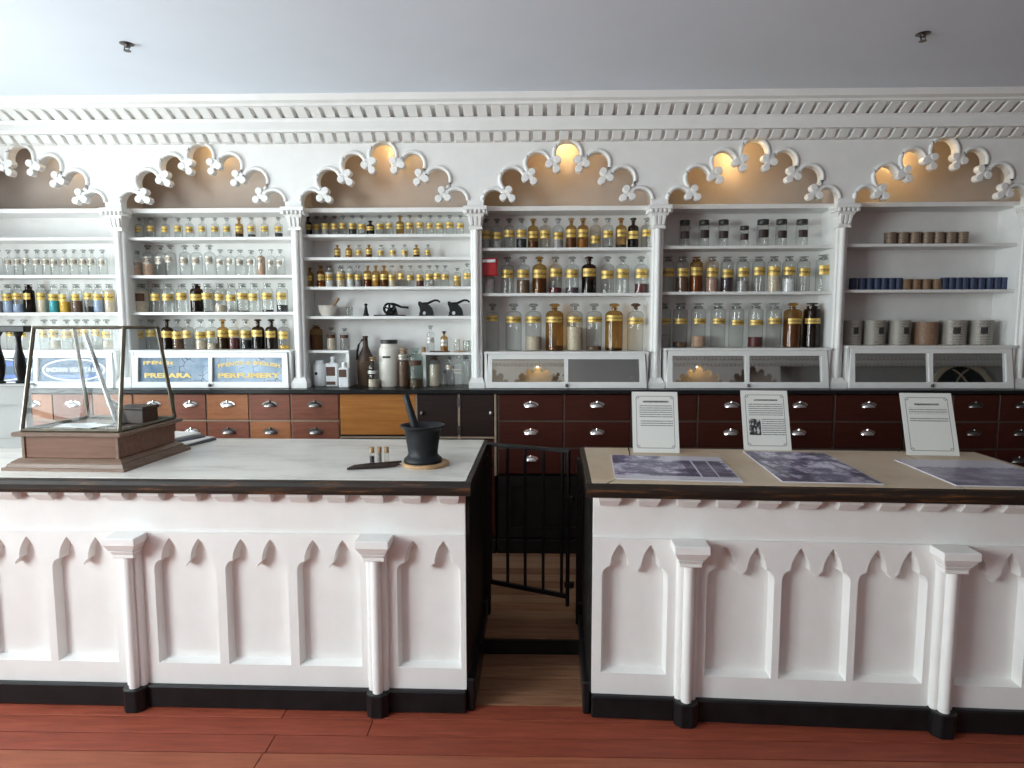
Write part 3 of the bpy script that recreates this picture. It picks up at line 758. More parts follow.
def row(i, level, zbase, hpx, wpx, kind, sh_, lc, lh, items, lab='gold_label', lab_w=62, depth=YBT, noun=None, rev=False, stop=None):
    """items: (px, contents, fill, glass, overrides)"""
    k = 4.40/640*1.005; nn = len(items)
    noun = noun or {'narrow': 'bottle', 'wide': 'stoppered jar', 'lid': 'lidded jar'}[kind]
    for j, it in enumerate(items):
        it = tuple(it) if isinstance(it, (tuple, list)) else (it,)
        px = it[0]; cont = it[1] if len(it) > 1 else None; fl = it[2] if len(it) > 2 else .3
        gl = {'c': 'glass_clear', 'a': 'glass_amber', 'd': 'glass_dark', 'g': 'glass_green'}[it[3] if len(it) > 3 else 'c']
        ov = it[4] if len(it) > 4 else {}
        wv_, hv_ = ov.get('w', wpx)*k*.93, ov.get('h', hpx)*k
        x = U(px, 300, depth)[0]
        lb = ov.get('lab', lab); od = ordinal[nn-1-j if rev else j]
        s = f"{glassname[gl]} {labname[lb]} {noun}" + (f" of {tone[cont]}" if cont else ', empty') + f", {BAY[i]} {level} shelf, {od} from {FROM[i]}"
        if len(s.split()) > 16: s = s.replace(' contents', ' stuff').replace(', empty', '')
        bottle('apothecary_bottle' if kind == 'narrow' else 'apothecary_jar', s, f"{noun}s on the {level} shelf of the {BAY[i]}",
               (x, depth+random.uniform(-.008, .008), zbase+.0004), ov.get('kind', kind), wv_, hv_, ov.get('sh', sh_), ov.get('lc', lc)+random.choice((-.03, 0, 0, .03)), ov.get('lh', lh)*random.choice((.9, 1)), gl, (cont, fl) if cont else None, lb, ov.get('stop', stop), lab_w)

# oval-sign bay
row(0, 'second', SH[0][1], 26, 8.6, 'narrow', .62, .52, .26, [2, 11.7, 21.4, 30.5, 40, 49, 58, 67.5, 76.5, 86, 94.5, 104.4], 'white_label', rev=True)
row(0, 'third', SH[0][2], 28.5, 10.5, 'wide', .72, .54, .24, [(-3, 'grey', .4), (8, 'blue', .7), (18, 'blue', .3), (28.5, 'black', .85, 'd'), (42, 'cream', .5), (53.6, 'turquoise', .42), (65, 'yellow', .38), (76.6, 'brown', .42), (89, 'black', .22), (98.8, 'blue', .55), (109.4, 'cream', .8)], rev=True)
row(0, 'bottom', LED[0], 30, 10.5, 'narrow', .66, .52, .24, [9, 23, 42, (53, 'cream', .3), 65, (75, 'cream', .2), 85, 95, (105, 'cream', .3)], rev=True)
# perfumery bay
row(1, 'top', SH[1][0], 20.5, 8, 'narrow', .60, .44, .28, [143.2, 155.3, 168.6, 181.6, 193.7, 205.9, (217.8, 'black', .07), 229.5, (242.4, 'black', .22, 'a'), (254.5, 'black', .18), (267.1, 'black', .05), (280.9, 'black', .25)])
row(1, 'second', SH[1][1], 30.5, 11.2, 'narrow', .66, .5, .24, [(138.6, 'pink', .55, 'c', {'kind': 'wide', 'h': 25}), (150.6, 'pink', .4, 'c', {}), 162.3, 173.2, 187.2, 198.9, 211.5, (222.4, None, 0, 'c', {'h': 26, 'w': 9.5}), (231.7, None, 0, 'c', {'h': 26, 'w': 9.5}), (241.5, None, 0, 'c', {'h': 26, 'w': 10}), (253.2, None, 0, 'c', {'h': 25, 'w': 10}), (262.5, 'pink', .8, 'c', {'h': 26, 'w': 8.5}), (272.5, None, 0, 'c', {'h': 26, 'w': 8.5}), (281.5, None, 0, 'c', {'h': 26, 'w': 9.5})], 'white_label', 40)
row(1, 'third', SH[1][2], 28.5, 12, 'wide', .72, .52, .24, [(140.8, 'cream', .75, 'c', {'w': 15, 'lab': 'brown_label', 'lh': .3}), (157, None), 168.6, (182.7, None), (196.5, 'purple', .72, 'd', {'w': 13}), (208.5, 'black', .04), (220.2, 'cream', .25), 231.7, (242.8, 'black', .05), 254.9, (268, 'black', .08), (281.8, 'black', .25)])
row(1, 'bottom', LED[1], 30, 11.5, 'narrow', .64, .5, .24, [138, 150, (165, 'purple', .62, 'd'), (176.6, 'brown', .35), 187.2, (199, 'cream', .3), (210.3, 'cream', .2), (222, 'black', .38, 'a'), (233, 'red', .38), (244.3, 'black', .3), (257, 'black', .68, 'd', {'w': 13}), (270.7, 'brown', .6, 'd', {'w': 12.5}), (283, 'yellow', .12)])
# mortar bay
row(2, 'top', SH[2][0], 19.5, 8.2, 'narrow', .60, .46, .28, [(310, 'black', .55, 'd'), (318.8, 'grey', .4), (327.7, 'grey', .4), 336.4, 344.7, (354.6, 'black', .6), (363.8, 'black', .08), (372.2, 'black', .62, 'd', {'h': 14.5}), 381.8, 391, (401.3, 'black', .08, 'a'), 411, (421.4, 'black', .05), 431, 440.6, 450.5, 460.7])
row(2, 'second', SH[2][1], 13.2, 6.6, 'narrow', .64, .42, .34, [(338.8, 'black', .15, 'a'), (349.7, None, 0, 'a'), 360, (370.3, 'brown', .3, 'a'), 382, (394, 'white', .6), (405.4, 'cream', .5), (417, 'brown', .3, 'a'), (428.6, 'grey', .3)])
row(2, 'third', SH[2][2], 21.3, 8, 'narrow', .66, .46, .27, [(310.4, None, 0, 'a', {'h': 19.5}), (321.3, 'orange', .7, 'a', {'w': 8.8}), (330, 'white', .7, 'c', {'w': 8.6, 'kind': 'wide'}), (341.6, 'cream', .75, 'c', {'w': 9.5, 'kind': 'wide'}), (350.8, 'white', .65, 'c', {'kind': 'wide'}), (358.8, 'grey', .3), (368, 'red', .6, 'a', {'w': 8.5}), (376.3, 'cream', .4, 'a'), (385, 'brown', .4, 'a'), (392.6, 'cream', .5), 401.9, (410.6, None), (420.4, 'red', .4), (429.5, None, 0, 'c', {'w': 9}), 437.5, 445.5, (457.5, 'amber', .55, 'c', {'h': 18.5}), (467.5, None, 0, 'c', {'h': 23})])
# red-alarm bay
row(3, 'top', SH[3][0], 29.5, 11.2, 'narrow', .66, .46, .25, [(486.3, 'grey', .3), (497.3, 'grey', .25), 509.5, (521.4, 'black', .32), (533, 'brown', .25, 'a'), (545, 'red', .04), (557.8, 'grey', .3, 'c', {'lc': .42}), (570.7, 'brown', .34, 'a'), (582.2, 'amber', .3, 'a'), (594.7, None, 0, 'c', {'lc': .26}), (607, 'black', .06), (620, 'black', .12, 'a'), (632, 'black', .5, 'd'), 645.3])
row(3, 'second', SH[3][1], 36, 14, 'narrow', .68, .53, .24, [507.5, (523.2, 'herb', .36, 'c'), (539.4, 'brown', .40, 'a', {'w': 15}), (555.3, 'red', .16), (572, 'purple', .16), (588.7, 'purple', .38, 'd', {'w': 15.5}), 607, 622, (640.7, 'red', .26)])
row(3, 'bottom', LED[3], 46.5, 17, 'narrow', .74, .66, .13, [(492.6, None, 0, 'c', {'w': 14}), 513.6, (533.5, 'cream', .3), (554.6, 'brown', .10, 'a', {'w': 19}), (574.8, 'cream', .5), (594.3, 'brown', .09), (614.3, 'black', .05, 'a', {'w': 18.5}), (635.7, None, 0, 'c', {'stop': 'brown_label'})])
# lidded-jar bay
row(4, 'top', SH[4][0], 26, 10.5, 'lid', .76, .44, .30, [683.4, 702.5, 721.4, (742.2, None, 0, 'c', {'h': 20, 'w': 9}), (760.4, None, 0, 'c', {'w': 12}), (778.4, None, 0, 'c', {'w': 11}), (799.3, None, 0, 'c', {'w': 11.5})], 'black_label', 55)
row(4, 'second', SH[4][1], 34.5, 13, 'wide', .78, .55, .25, [(667, None), (681.2, 'brown', .42), (695.5, 'orange', .68, 'a'), (711.2, 'speckled', .40), (726.4, 'purple', .42), (742.2, 'grey', .3), 758, (772.4, 'cream', .5, 'c'), (787.3, 'white', .36), 802.5, (822.5, None, 0, 'c', {'w': 15.5, 'h': 36})])
row(4, 'bottom', LED[4], 43.5, 15.2, 'wide', .80, .59, .13, [(663.8, 'grey', .3), (681, 'brown', .12), (698.6, 'pink', .25), 718.6, 737.2, (756, 'red', .23), 774.7, (793.4, 'brown', .62, 'a', {'w': 18, 'kind': 'narrow', 'sh': .78}), (813, 'brown', .7, 'd', {'w': 17})])

# ------------------------------------------------------------------ tins in the last bay
def tin(px, wpx, z, h, mat, label, group, lid=True, depth=YBT, name='round_tin', cat='tin'):
    x = U(px, 300, depth)[0]; r = wpx*4.40/640/2
    t = thing(name, label, cat, (x, depth, z+.0004), rad(random.uniform(-18, 18)), group)
    MB().lathe([(0, 0), (r, 0), (r, h*.97), (0, h*.97)], 20).build('body', mat, t, smooth=40)
    MB().lathe([(r*1.0, h*.86), (r*1.02, h*.86), (r*1.02, h), (r*.94, h), (r*.93, h*.985), (0, h*.985)], 20).build('lid', mat, t, smooth=40)
    return t
k44 = 4.40/640
for j, px in enumerate([887, 899, 911, 923.2, 934.2, 946.2, 958]):
    tin(px, 11.0 if j != 2 else 11.6, SH[5][0], 12*k44, 'tin_small', f'small brown paper-wrapped tin, top shelf of tin bay, {ordinal[j]} from lidded-jar bay', 'small brown tins')
xs = [852, 861, 868.5, 876, 883, 890.5, 897.5]
for j, px in enumerate(xs):
    o = tin(px, 7.0, SH[5][1], 11.8*k44, 'blue_card', f'dark blue small canister, second shelf of tin bay, {ordinal[j]} from lidded-jar bay', 'blue canisters by the lidded-jar bay')
for j, px in enumerate([905.5, 915, 925, 935.5]):
    tin(px, 9.0, SH[5][1], 10.5*k44, 'brown_card', f'small brown canister among the blue ones, {ordinal[j]} from the lidded-jar bay', 'brown canisters on the second shelf')
for j, px in enumerate([943, 950, 956.8, 963.5, 971.5, 979.5, 988, 995.5, 1002.5]):
    tin(px, 6.9, SH[5][1], 12*k44, 'blue_card', f'dark blue small canister, second shelf of tin bay, {ordinal[j]} past the brown canisters', 'blue canisters past the brown ones')
for j, (px, wp) in enumerate([(853.5, 17), (875.5, 20), (900.5, 20), (927, 22), (954.5, 23), (981.5, 22)]):
    br = j == 3
    o = tin(px, wp, LED[5], (22.5 if br else 24)*k44, 'tin_paper_brown' if br else 'tin_paper',
        'large brown printed tin between grey tins, bottom shelf of tin bay' if br else f'large grey printed tin, bottom shelf of tin bay, {ordinal[j]} from lidded-jar bay', None if br else 'large grey tins')
    if not br:
        r = wp*4.40/640/2
        MB().strip(r*1.004, .45*24*k44, .72*24*k44, rad(-104), rad(-72), .0008, 6).build('emblem', 'text_dark', o)

# ------------------------------------------------------------------ red alarm box on the shelf with a tumbler below
x, z = U(489, 267.5, 4.33)
t = thing('alarm_box', 'red square fire alarm box with clear strobe lens', 'alarm', (x, 4.33, z-.055))
B(-.056, .056, 0, .05, 0, .118).build('housing', 'red_plastic', t, bevel=.004)
B(-.046, .046, -.012, .002, .088, .108).build('strobe_lens', 'clear_lens', t, bevel=.003)
B(-.048, .048, -.004, .002, .006, .084).build('cover', 'red_plastic', t, bevel=.002)
B(-.045, -.02, .05, Ysb-4.33+.005, .045, .07).build('mount', 'white_paint', t)
x = U(489, 280, 4.40)[0]
t = thing('glass_jar', 'frosted glass jar standing below the red alarm box', 'jar', (x, 4.43, SH[3][1]+.0004))
MB().lathe([(0, 0), (.034, 0), (.036, .004), (.036, .12), (.028, .13), (.028, .14)], 16).build('glass_body', 'glass_clear', t, smooth=45)
MB().lathe([(0, .004), (.032, .004), (.032, .10), (0, .10)], 14).build('contents', 'in_white', t, smooth=45)

# ------------------------------------------------------------------ mortar bay: tools on the fourth shelf
ZT = SH[2][3]+.0004
def X4(px): return U(px, 305, 4.40)[0]
t = thing('mortar', 'cream ceramic mortar with wooden pestle on the mortar bay shelf', 'mortar', (X4(327), 4.41, ZT))
MB().lathe([(0, 0), (.042, 0), (.045, .008), (.058, .035), (.062, .068), (.066, .073), (.060, .073), (.052, .035), (.03, .015), (0, .012)], 24).build('bowl', 'ceramic', t, smooth=40)
MB().tube([(.018, -.01, .03), (.05, 0, .085), (.068, 0, .112), (.078, 0, .124)], [.015, .010, .013, .012], 10).build('pestle', 'pestle_wood', t, smooth=60)
t = thing('glass_tumbler', 'tiny clear glass tumbler beside the ceramic mortar', 'glass', (X4(348.5), 4.42, ZT))
MB().lathe([(0, 0), (.019, 0), (.023, .058), (.0215, .058), (.018, .004), (0, .004)], 16).build('bowl', 'glass_clear', t, smooth=40)
MB().lathe([(.0225, .055), (.0245, .058), (.0225, .061), (.0215, .058), (.0225, .055)], 16).build('rim', 'glass_clear', t, smooth=40)
t = thing('stamp_press', 'small black turned iron stamp on the mortar bay shelf', 'tool', (X4(365.5), 4.41, ZT))
MB().lathe([(0, 0), (.019, 0), (.019, .012), (.015, .02), (.009, .06), (.008, .068), (0, .07)], 16).build('body', 'iron', t, smooth=40)
MB().lathe([(0, .068), (.006, .068), (.012, .078), (.012, .083), (0, .088)], 14).build('knob', 'iron', t, smooth=40)
t = thing('pill_machine', 'black wheeled iron pill machine with long handle', 'tool', (X4(391), 4.41, ZT))
B(-.118, .095, -.022, .022, 0, .009).build('base_plate', 'iron', t, bevel=.002)
for dy in (-.018, .018):
    wl = MB(); n = 20
    wl.tube([(-.013+.037*math.cos(2*PI*k/n), dy, .050+.037*math.sin(2*PI*k/n)) for k in range(n+1)], .0055, 6)
    for k in range(5): wl.tube([(-.013, dy, .050), (-.013+.036*math.cos(2*PI*k/5+.3), dy, .050+.036*math.sin(2*PI*k/5+.3))], .0042, 6)
    wl.build('wheel', 'iron', t, smooth=60)
MB().tube([(-.013, -.03, .050), (-.013, .03, .050)], .007, 8).build('axle', 'iron', t)
MB().tube([(.0, 0, .084), (.03, 0, .078), (.07, 0, .062), (.118, 0, .058)], [.010, .009, .007, .008], 8).build('handle', 'iron', t, smooth=60)
MB().prism([[(-.05, 0), (.045, 0), (.035, .05), (.015, .075), (-.02, .03)]], -.008, .008).build('frame', 'iron', t)
for j, px in enumerate((426, 455.5)):
    t = thing('cork_press', 'black iron cork press with curved lever, ' + ('nearer the pill machine' if j == 0 else 'farther from the pill machine'), 'tool', (X4(px), 4.41, ZT), 0, 'cork presses')
    body = [(-.046, 0), (.048, 0), (.050, .02), (.040, .055), (.018, .078), (-.02, .083), (-.040, .100), (-.052, .098), (-.054, .080), (-.044, .060), (-.040, .035), (-.046, .02)]
    hole = [(-.014+.013*math.cos(2*PI*k/14), .020+.013*math.sin(2*PI*k/14)) for k in range(14)]
    MB().prism([body, hole[::-1]], -.018, .018).build('body', 'iron', t, bevel=.0)
    MB().tube([(-.03, 0, .082), (.01, 0, .086), (.035, 0, .098), (.058, 0, .108), (.080, 0, .106), (.095, 0, .094)], [.011, .009, .008, .007, .007, .006], 8).build('lever', 'iron', t, smooth=60)
    B(-.05, .052, -.022, .022, 0, .006).build('base_plate', 'iron', t)

# half shelves and the crowd of vessels below
def X5(px, Y=4.40): return U(px, 370, Y)[0]
zh1 = U(330, 351.5, 4.33)[1]; zh2 = U(450, 353.5, 4.33)[1]
cx2 = (C[2]+C[3])/2
t = thing('half_shelf', 'short white half shelf at the perfumery side of the mortar bay', 'shelf', (X5(330), 0, ZS))
B(C[2]+.0285-X5(330), X5(352)-X5(330), 4.33, Ysb-.0006, zh1-.010-ZS, zh1+.008-ZS).build('board', 'white_paint', t, bevel=.002)
B(X5(352)-X5(330)-.022, X5(352)-X5(330), 4.335, Ysb-.0006, .0004, zh1-.010-ZS).build('support', 'white_paint', t)
t = thing('half_shelf', 'short white half shelf at the red-alarm side of the mortar bay', 'shelf', (X5(450), 0, ZS))
B(X5(424)-X5(450), C[3]-.0285-X5(450), 4.33, Ysb-.0006, zh2-.010-ZS, zh2+.008-ZS).build('board', 'white_paint', t, bevel=.002)
B(X5(424)-X5(450), X5(424)-X5(450)+.02, 4.36, Ysb-.0006, .0004, zh2-.010-ZS).build('support', 'white_paint', t)
def vess(name, label, px, z, wpx, hpx, kind='narrow', sh_=.62, lc=.45, lh=.25, body='glass_clear', fill=None, lab=None, stop=None, Y=4.41, lab_w=60, cat='bottle'):
    k = Y/640*1.005
    return bottle(name, label, None, (X5(px, Y), Y, z+.0004), kind, wpx*k, hpx*k, sh_, lc, lh, body, fill, lab, stop, lab_w, cat, rz=0)
zh = zh1+.008
vess('bottle', 'brown unlabelled bottle on the half shelf nearest the perfumery bay', 317.5, zh, 12, 24.5, 'wide', .74, body='glass_amber', fill=('brown', .6))
vess('bottle', 'brown-labelled bottle of tan powder on the half shelf', 332.5, zh, 9.5, 22.5, 'narrow', .66, .60, .16, fill=('cream', .55), lab='brown_label')
vess('bottle', 'empty clear bottle with a brown label on the half shelf', 345.5, zh, 9, 21.5, 'narrow', .68, .62, .16, lab='brown_label')
# white cans under the half shelf
def square_bottle(name, label, px, w_, h_, mat, Y=4.38, labs=(), neck=.45, cap='white_ceramic'):
    t = thing(name, label, 'bottle', (X5(px, Y), Y, ZS))
    B(-w_/2, w_/2, -w_*.42, w_*.42, 0, h_*.78).build('body', mat, t, bevel=.006)
    r = w_*neck/2
    MB().lathe([(r*1.6, h_*.77), (r, h_*.82), (r, h_*.92), (r*1.2, h_*.93), (r*1.2, h_*.96), (0, h_*.96)], 14).build('neck', mat, t, smooth=45)
    MB().lathe([(0, h_*.94), (r*.8, h_*.94), (r*.9, h_), (0, h_)], 12).build('stopper', cap, t)
    for (z0, z1, m) in labs: B(-w_*.46, w_*.30, -w_*.42-.0015, -w_*.42+.001, z0*h_, z1*h_).build('label', m, t)
    return t
kk = 4.38/640
t = thing('ceramic_can', 'white ceramic canister with a black dot under the half shelf', 'jar', (X5(318.7, 4.38), 4.40, ZS))
MB().lathe([(0, 0), (6*kk, 0), (6.2*kk, .004), (6.2*kk, 21*kk), (5*kk, 22.5*kk), (4.4*kk, 24*kk), (4.4*kk, 24.5*kk)], 24).build('body', 'white_ceramic', t, smooth=40)
MB().lathe([(0, 24*kk), (4.6*kk, 24*kk), (4.6*kk, 26*kk), (0, 26.5*kk)], 20).build('lid', 'white_ceramic', t, smooth=40)
MB().lathe([(0, -.001), (.011, -.001), (.011, .001), (0, .001)], 14).build('dot', 'text_dark', t, (-.012, -6.25*kk+.0015, 13*kk), (rad(90), 0, 0))
square_bottle('square_bottle', 'white square bottle with two brown labels under the half shelf', 333, 12*kk, 30*kk, 'white_ceramic', labs=((.36, .66, 'brown_label'), (.06, .17, 'brown_label')), neck=.32)
square_bottle('square_bottle', 'white square bottle with one brown label beside the shelf support', 344.5, 10*kk, 25*kk, 'white_ceramic', Y=4.29, labs=((.42, .72, 'brown_label'),), neck=.5)
# wicker demijohn
Y = 4.42; kk = Y/640
t = thing('demijohn', 'wicker-covered brown demijohn with a black side handle', 'jug', (X5(366, Y), Y, ZS))
MB().lathe([(0, 0), (7.6*kk, 0), (8.2*kk, .01), (8.6*kk, 14*kk), (8.4*kk, 25*kk)], 20).build('wicker_cover', 'wicker', t, smooth=50)
MB().lathe([(8.3*kk, 25*kk), (7.2*kk, 30*kk), (4.2*kk, 36*kk), (2.7*kk, 40*kk), (2.4*kk, 48*kk), (2.7*kk, 48.5*kk), (2.7*kk, 50*kk), (0, 50*kk)], 18).build('neck', 'dark_case_wood', t, smooth=45)
MB().tube([(1.5*kk, -.01, 47*kk), (-3*kk, -.01, 46*kk), (-6.5*kk, -.01, 41*kk), (-8*kk, -.01, 34*kk), (-8.4*kk, -.01, 26*kk)], .0075, 8).build('handle', 'iron', t, smooth=60)
t = vess('bottle', 'clear corked bottle standing before the wicker demijohn', 373.3, ZS, 11, 30, 'wide', .68, .5, .10, fill=('cream', .25), lab='plain_label', stop='cork', Y=4.33)
# large white crock with a black lid
Y = 4.40; kk = Y/640
t = thing('stoneware_crock', 'tall white stoneware crock with a black lid', 'jar', (X5(389.5, Y), Y, ZS))
MB().lathe([(0, 0), (9.6*kk, 0), (10*kk, .005), (10*kk, 36*kk), (9.2*kk, 38.5*kk), (8*kk, 40*kk), (8*kk, 43*kk)], 28).build('body', 'ceramic', t, smooth=40)
MB().lathe([(0, 42.5*kk), (8.4*kk, 42.5*kk), (8.5*kk, 46*kk), (8*kk, 46.4*kk), (0, 46.4*kk)], 24).build('lid', 'black_lid', t, smooth=40)
MB().strip(10.03*kk, 28.5*kk, 30.5*kk, rad(-118), rad(-72), .0008).build('stencil', 'text_dark', t)
vess('bottle', 'brown bottle full of dark powder against the white crock', 404, ZS, 11.5, 38, 'wide', .80, .78, .12, fill=('brown', .68), lab='white_label', stop='cork', Y=4.36)
vess('bottle', 'large greenish bottle with a dark brown label', 416, ZS, 14, 39, 'narrow', .74, .62, .13, body='glass_green', fill=('brown', .20), lab='brown_label', stop='glass_green', Y=4.34)
vess('jar', 'brownish clear jar with a dark stopper under the half shelf', 434.5, ZS, 11.5, 30, 'wide', .78, .5, .2, fill=('cream', .72), stop='brown_label', Y=4.40)
vess('bottle', 'tiny straight clear vial before the half shelf jars', 444.5, ZS, 6, 16, 'narrow', .8, body='glass_clear', Y=4.33)
vess('bottle', 'white-labelled clear bottle between the vial and the square bottle', 450, ZS, 8.5, 29, 'narrow', .66, .66, .14, lab='white_label', Y=4.38)
square_bottle('square_bottle', 'clear square glass bottle with a pale label', 459, 10*4.29/640, 32*4.29/640, 'glass_clear', Y=4.285, labs=((.46, .60, 'plain_label'),), neck=.4, cap='glass_clear')
vess('jar', 'clear jar with a flat glass stopper against the column', 466, ZS, 9, 30, 'wide', .76, Y=4.44)
zh = zh2+.008
t = thing('cork_stopper', 'single loose brown cork on the half shelf edge', 'cork', (X5(423.8, 4.36), 4.36, zh))
MB().lathe([(0, 0), (.015, 0), (.017, .03), (.0165, .034), (0, .034)], 14).build('cork', 'cork', t, smooth=40)
MB().lathe([(0, .034), (.012, .034), (.011, .036), (0, .036)], 14).build('cork_top', 'pestle_wood', t)
tag(B(-.065, .065, -.03, .03, 0, .008).build('slate_tile', 'brown_label', None, (X5(440, 4.37), 4.37, zh), bevel=.002), 'thin dark tile under two small bottles on the half shelf', 'tile')
vess('bottle', 'clear white-labelled bottle standing on the dark tile', 431, zh+.008, 7.6, 25, 'narrow', .66, .42, .22, lab='plain_label', Y=4.38)
vess('bottle', 'amber white-labelled bottle standing on the dark tile', 444.5, zh+.008, 7.4, 19.5, 'narrow', .64, .42, .3, body='glass_amber', fill=('amber', .2), lab='plain_label', stop='glass_dark', Y=4.38)
tag(MB().lathe([(0, 0), (.040, 0), (.044, .004), (.044, .007), (0, .007)], 24).build('wooden_saucer', 'coaster_wood', None, (X5(460, 4.37), 4.37, zh)), 'thin round wooden saucer on the half shelf', 'saucer')
for j, (px, zz, Y) in enumerate(((457, .007, 4.375), (466.5, .0, 4.37), (470.5, 0, 4.43))):
    t = thing('glass_beaker', ['clear glass beaker standing on the wooden saucer', 'clear glass beaker beside the wooden saucer', 'clear glass beaker at the back beside the column'][j], 'glass', (X5(px, Y), Y, zh+zz))
    MB().lathe([(0, 0), (.02, 0), (.022, .075), (.0205, .075), (.019, .004), (0, .004)], 16).build('bowl', 'glass_clear', t, smooth=40)
    MB().lathe([(.0215, .072), (.0235, .075), (.0215, .078), (.0205, .075), (.0215, .072)], 16).build('rim', 'glass_clear', t, smooth=40)

# ================================================================== the two front counters
ZTOP = .985
def panel_loop(cx, w_, inset=0.0, z0=.185):
    "outline of a panel whose head is two pointed lancets on rounded shoulders"
    h = w_/2-inset; a = .037-inset*.6; q = .0615-.4*inset
    zs, zk, zp, zb_ = .590, .632, .725-inset*1.2, z0+inset
    pts = [(-h, zb_), (-h, zs)]
    def shoulder(x0, x1, n=4):
        return [(x0+(x1-x0)*(1-math.cos(PI/2*i/n)), zs+(zk-zs)*math.sin(PI/2*i/n)) for i in range(1, n+1)]
    def lancet(c):
        L = []
        for i in range(0, 9): L.append((c-a*(1-(i/8)**2.1), zk+(zp-zk)*(i/8)))
        return L + [(2*c-p[0], p[1]) for p in reversed(L[:-1])]
    left = shoulder(-h, -q-a-.001) + lancet(-q)
    cusp = [(-.017, zk-.005), (-.009, zk-.014), (-.003, zk-.028+inset*.3)]
    half = pts + left + cusp
    return [(cx+x_, z_) for x_, z_ in half] + [(cx-x_, z_) for x_, z_ in reversed(half)]
CORB = MB().frustum((-.036, .036, -.018, .03), 0, (-.042, .042, -.050, .03), .030).box(-.045, .045, -.055, .03, .030, .046).mesh('corbel', 'white_paint', bevel=.002)
ps = MB()
for (dx, dy, r_) in ((0, -.034, .021), (-.026, -.012, .016), (.026, -.012, .016)):
    ps.lathe([(0, .095), (r_, .095), (r_, .70), (0, .70)], 16, (dx, dy, 0))
ps.box(-.042, .042, -.012, .004, .1, .70)
PSHAFT = ps.mesh('shaft', 'white_paint', smooth=40)
PCAP = MB().frustum((-.044, .044, -.060, .01), .672, (-.050, .050, -.070, .01), .690).box(-.044, .044, -.060, .01, .658, .674).frustum((-.052, .052, -.072, .01), .692, (-.066, .066, -.088, .01), .720).box(-.068, .068, -.090, .01, .718, .750).mesh('cap', 'white_paint', bevel=.0025)
PFOOT = MB().prism([[(-.046, .01), (.046, .01), (.046, -.045), (.022, -.068), (-.022, -.068), (-.046, -.045)]], 0, .098, 'z').mesh('foot', 'black_paint', bevel=.004)

def counter(loc, rz, x0, x1, panels, pilasters, gap_right, label):
    t = thing('shop_counter', label, 'counter', loc, rz)
    D = .80
    MB().box(x0+.004, x1-.004, .048, D, 0, ZTOP-.0565).build('carcass', 'white_paint', t)
    ex = x1 if gap_right else x0
    s = -1 if gap_right else 1
    # front frame pierced by the panel openings
    lo, hi = .095, .748
    PANW = .262
    loops = [[(x0, lo), (x1, lo), (x1, hi), (x0, hi)]] + [panel_loop(c, PANW)[::-1] for c in panels]
    back = [loops[0]] + [panel_loop(c, PANW, .011)[::-1] for c in panels]
    MB().prism(loops, 0, .044, 'y', back).build('panel_frame', 'white_paint', t)
    for c in panels: B(c-.15, c+.15, .042, .050, .15, .75).build('panel', 'white_paint', t)
    B(x0, x1, .012, .05, .748, ZTOP-.0565).build('frieze', 'white_paint', t, bevel=.002)
    n = int((x1-x0)/.152); off = .062
    for k in range(n+1):
        xx = (x1-off-.152*k) if gap_right else (x0+off+.152*k)
        if x0+.03 < xx < x1-.03: put('corbel', CORB, t, (xx, .01, ZTOP-.0565-.046))
    for xx in pilasters:
        p = put('pilaster', PSHAFT, t, (xx, 0, 0))
        put('cap', PCAP, p); put('foot', PFOOT, p)
    B(x0, x1, -.022, .05, 0, .095).build('baseboard', 'black_paint', t, bevel=.006)
    # black end panel at the gangway
    xa, xb = (ex-.004, ex+.014) if gap_right else (ex-.014, ex+.004)
    B(xa, xb, .02, D, 0, ZTOP-.0575).build('end_panel', 'black_dull', t)
    xa, xb = (ex+.004, ex+.034) if gap_right else (ex-.034, ex-.004)
    B(xa, xb, .0, .62, 0, .14).build('end_baseboard', 'black_paint', t, bevel=.006)
    B(xa-.006 if gap_right else xa, xb if gap_right else xb+.006, .62, .68, 0, .20).build('end_block', 'black_paint', t, bevel=.006)
    if gap_right: MB().box(ex+.004, ex+.045, D-.07, D, PZ+.005, ZTOP-.0575).build('gate_post', 'black_dull', t, bevel=.003)
    else: MB().box(ex-.045, ex-.004, D-.16, D-.09, PZ+.005, ZTOP-.0575).build('gate_post', 'black_dull', t, bevel=.003)
    return t
LL, LR = Vector((-.245, 2.515, 0)), rad(-1.0)
RL, RR = Vector((.268, 2.50, 0)), rad(-2.8)
counter(LL, LR, -2.95, 0, [-.152, -.565, -.865, -1.165, -1.60, -1.895, -2.19, -2.60], [-.362, -1.385, -2.40], True, 'white panelled shop counter with pointed arches below the pale marble top')
counter(RL, RR, 0, 1.86, [.168, .583, .873, 1.163, 1.535], [.375, 1.362, 1.83], False, 'white panelled shop counter with pointed arches below the tan stone top')
def top(loc, rz, x0, x1, label, slabs, mat, D=.87, yo=-.072):
    t = thing('countertop', label, 'countertop', (loc[0], loc[1], ZTOP), rz)
    # dark moulded edging all round, slab pieces laid inside
    prof = [(0, -.052), (.010, -.056), (.040, -.056), (.040, -.002), (.012, 0), (.002, -.006), (-.004, -.02), (-.003, -.04)]
    MB().prism([[(yo+p[0], p[1]) for p in prof]], x0, x1, 'x').build('front_edge', 'worn_edge_wood', t)
    B(x0, x1, yo+.03, D, -.055, -.018).build('bed', 'worn_edge_wood', t)
    for xx in (x0, x1):
        a, b = (xx, xx+.022) if xx == x0 else (xx-.022, xx)
        B(a, b, yo+.02, D, -.056, -.001).build('side_edge', 'worn_edge_wood', t, bevel=.002)
    B(x0, x1, D-.02, D, -.0560, -.001).build('back_edge', 'worn_edge_wood', t, bevel=.002)
    for lp in slabs: MB().prism([lp], -.018, .002, 'z').build('slab', mat, t)
    return t
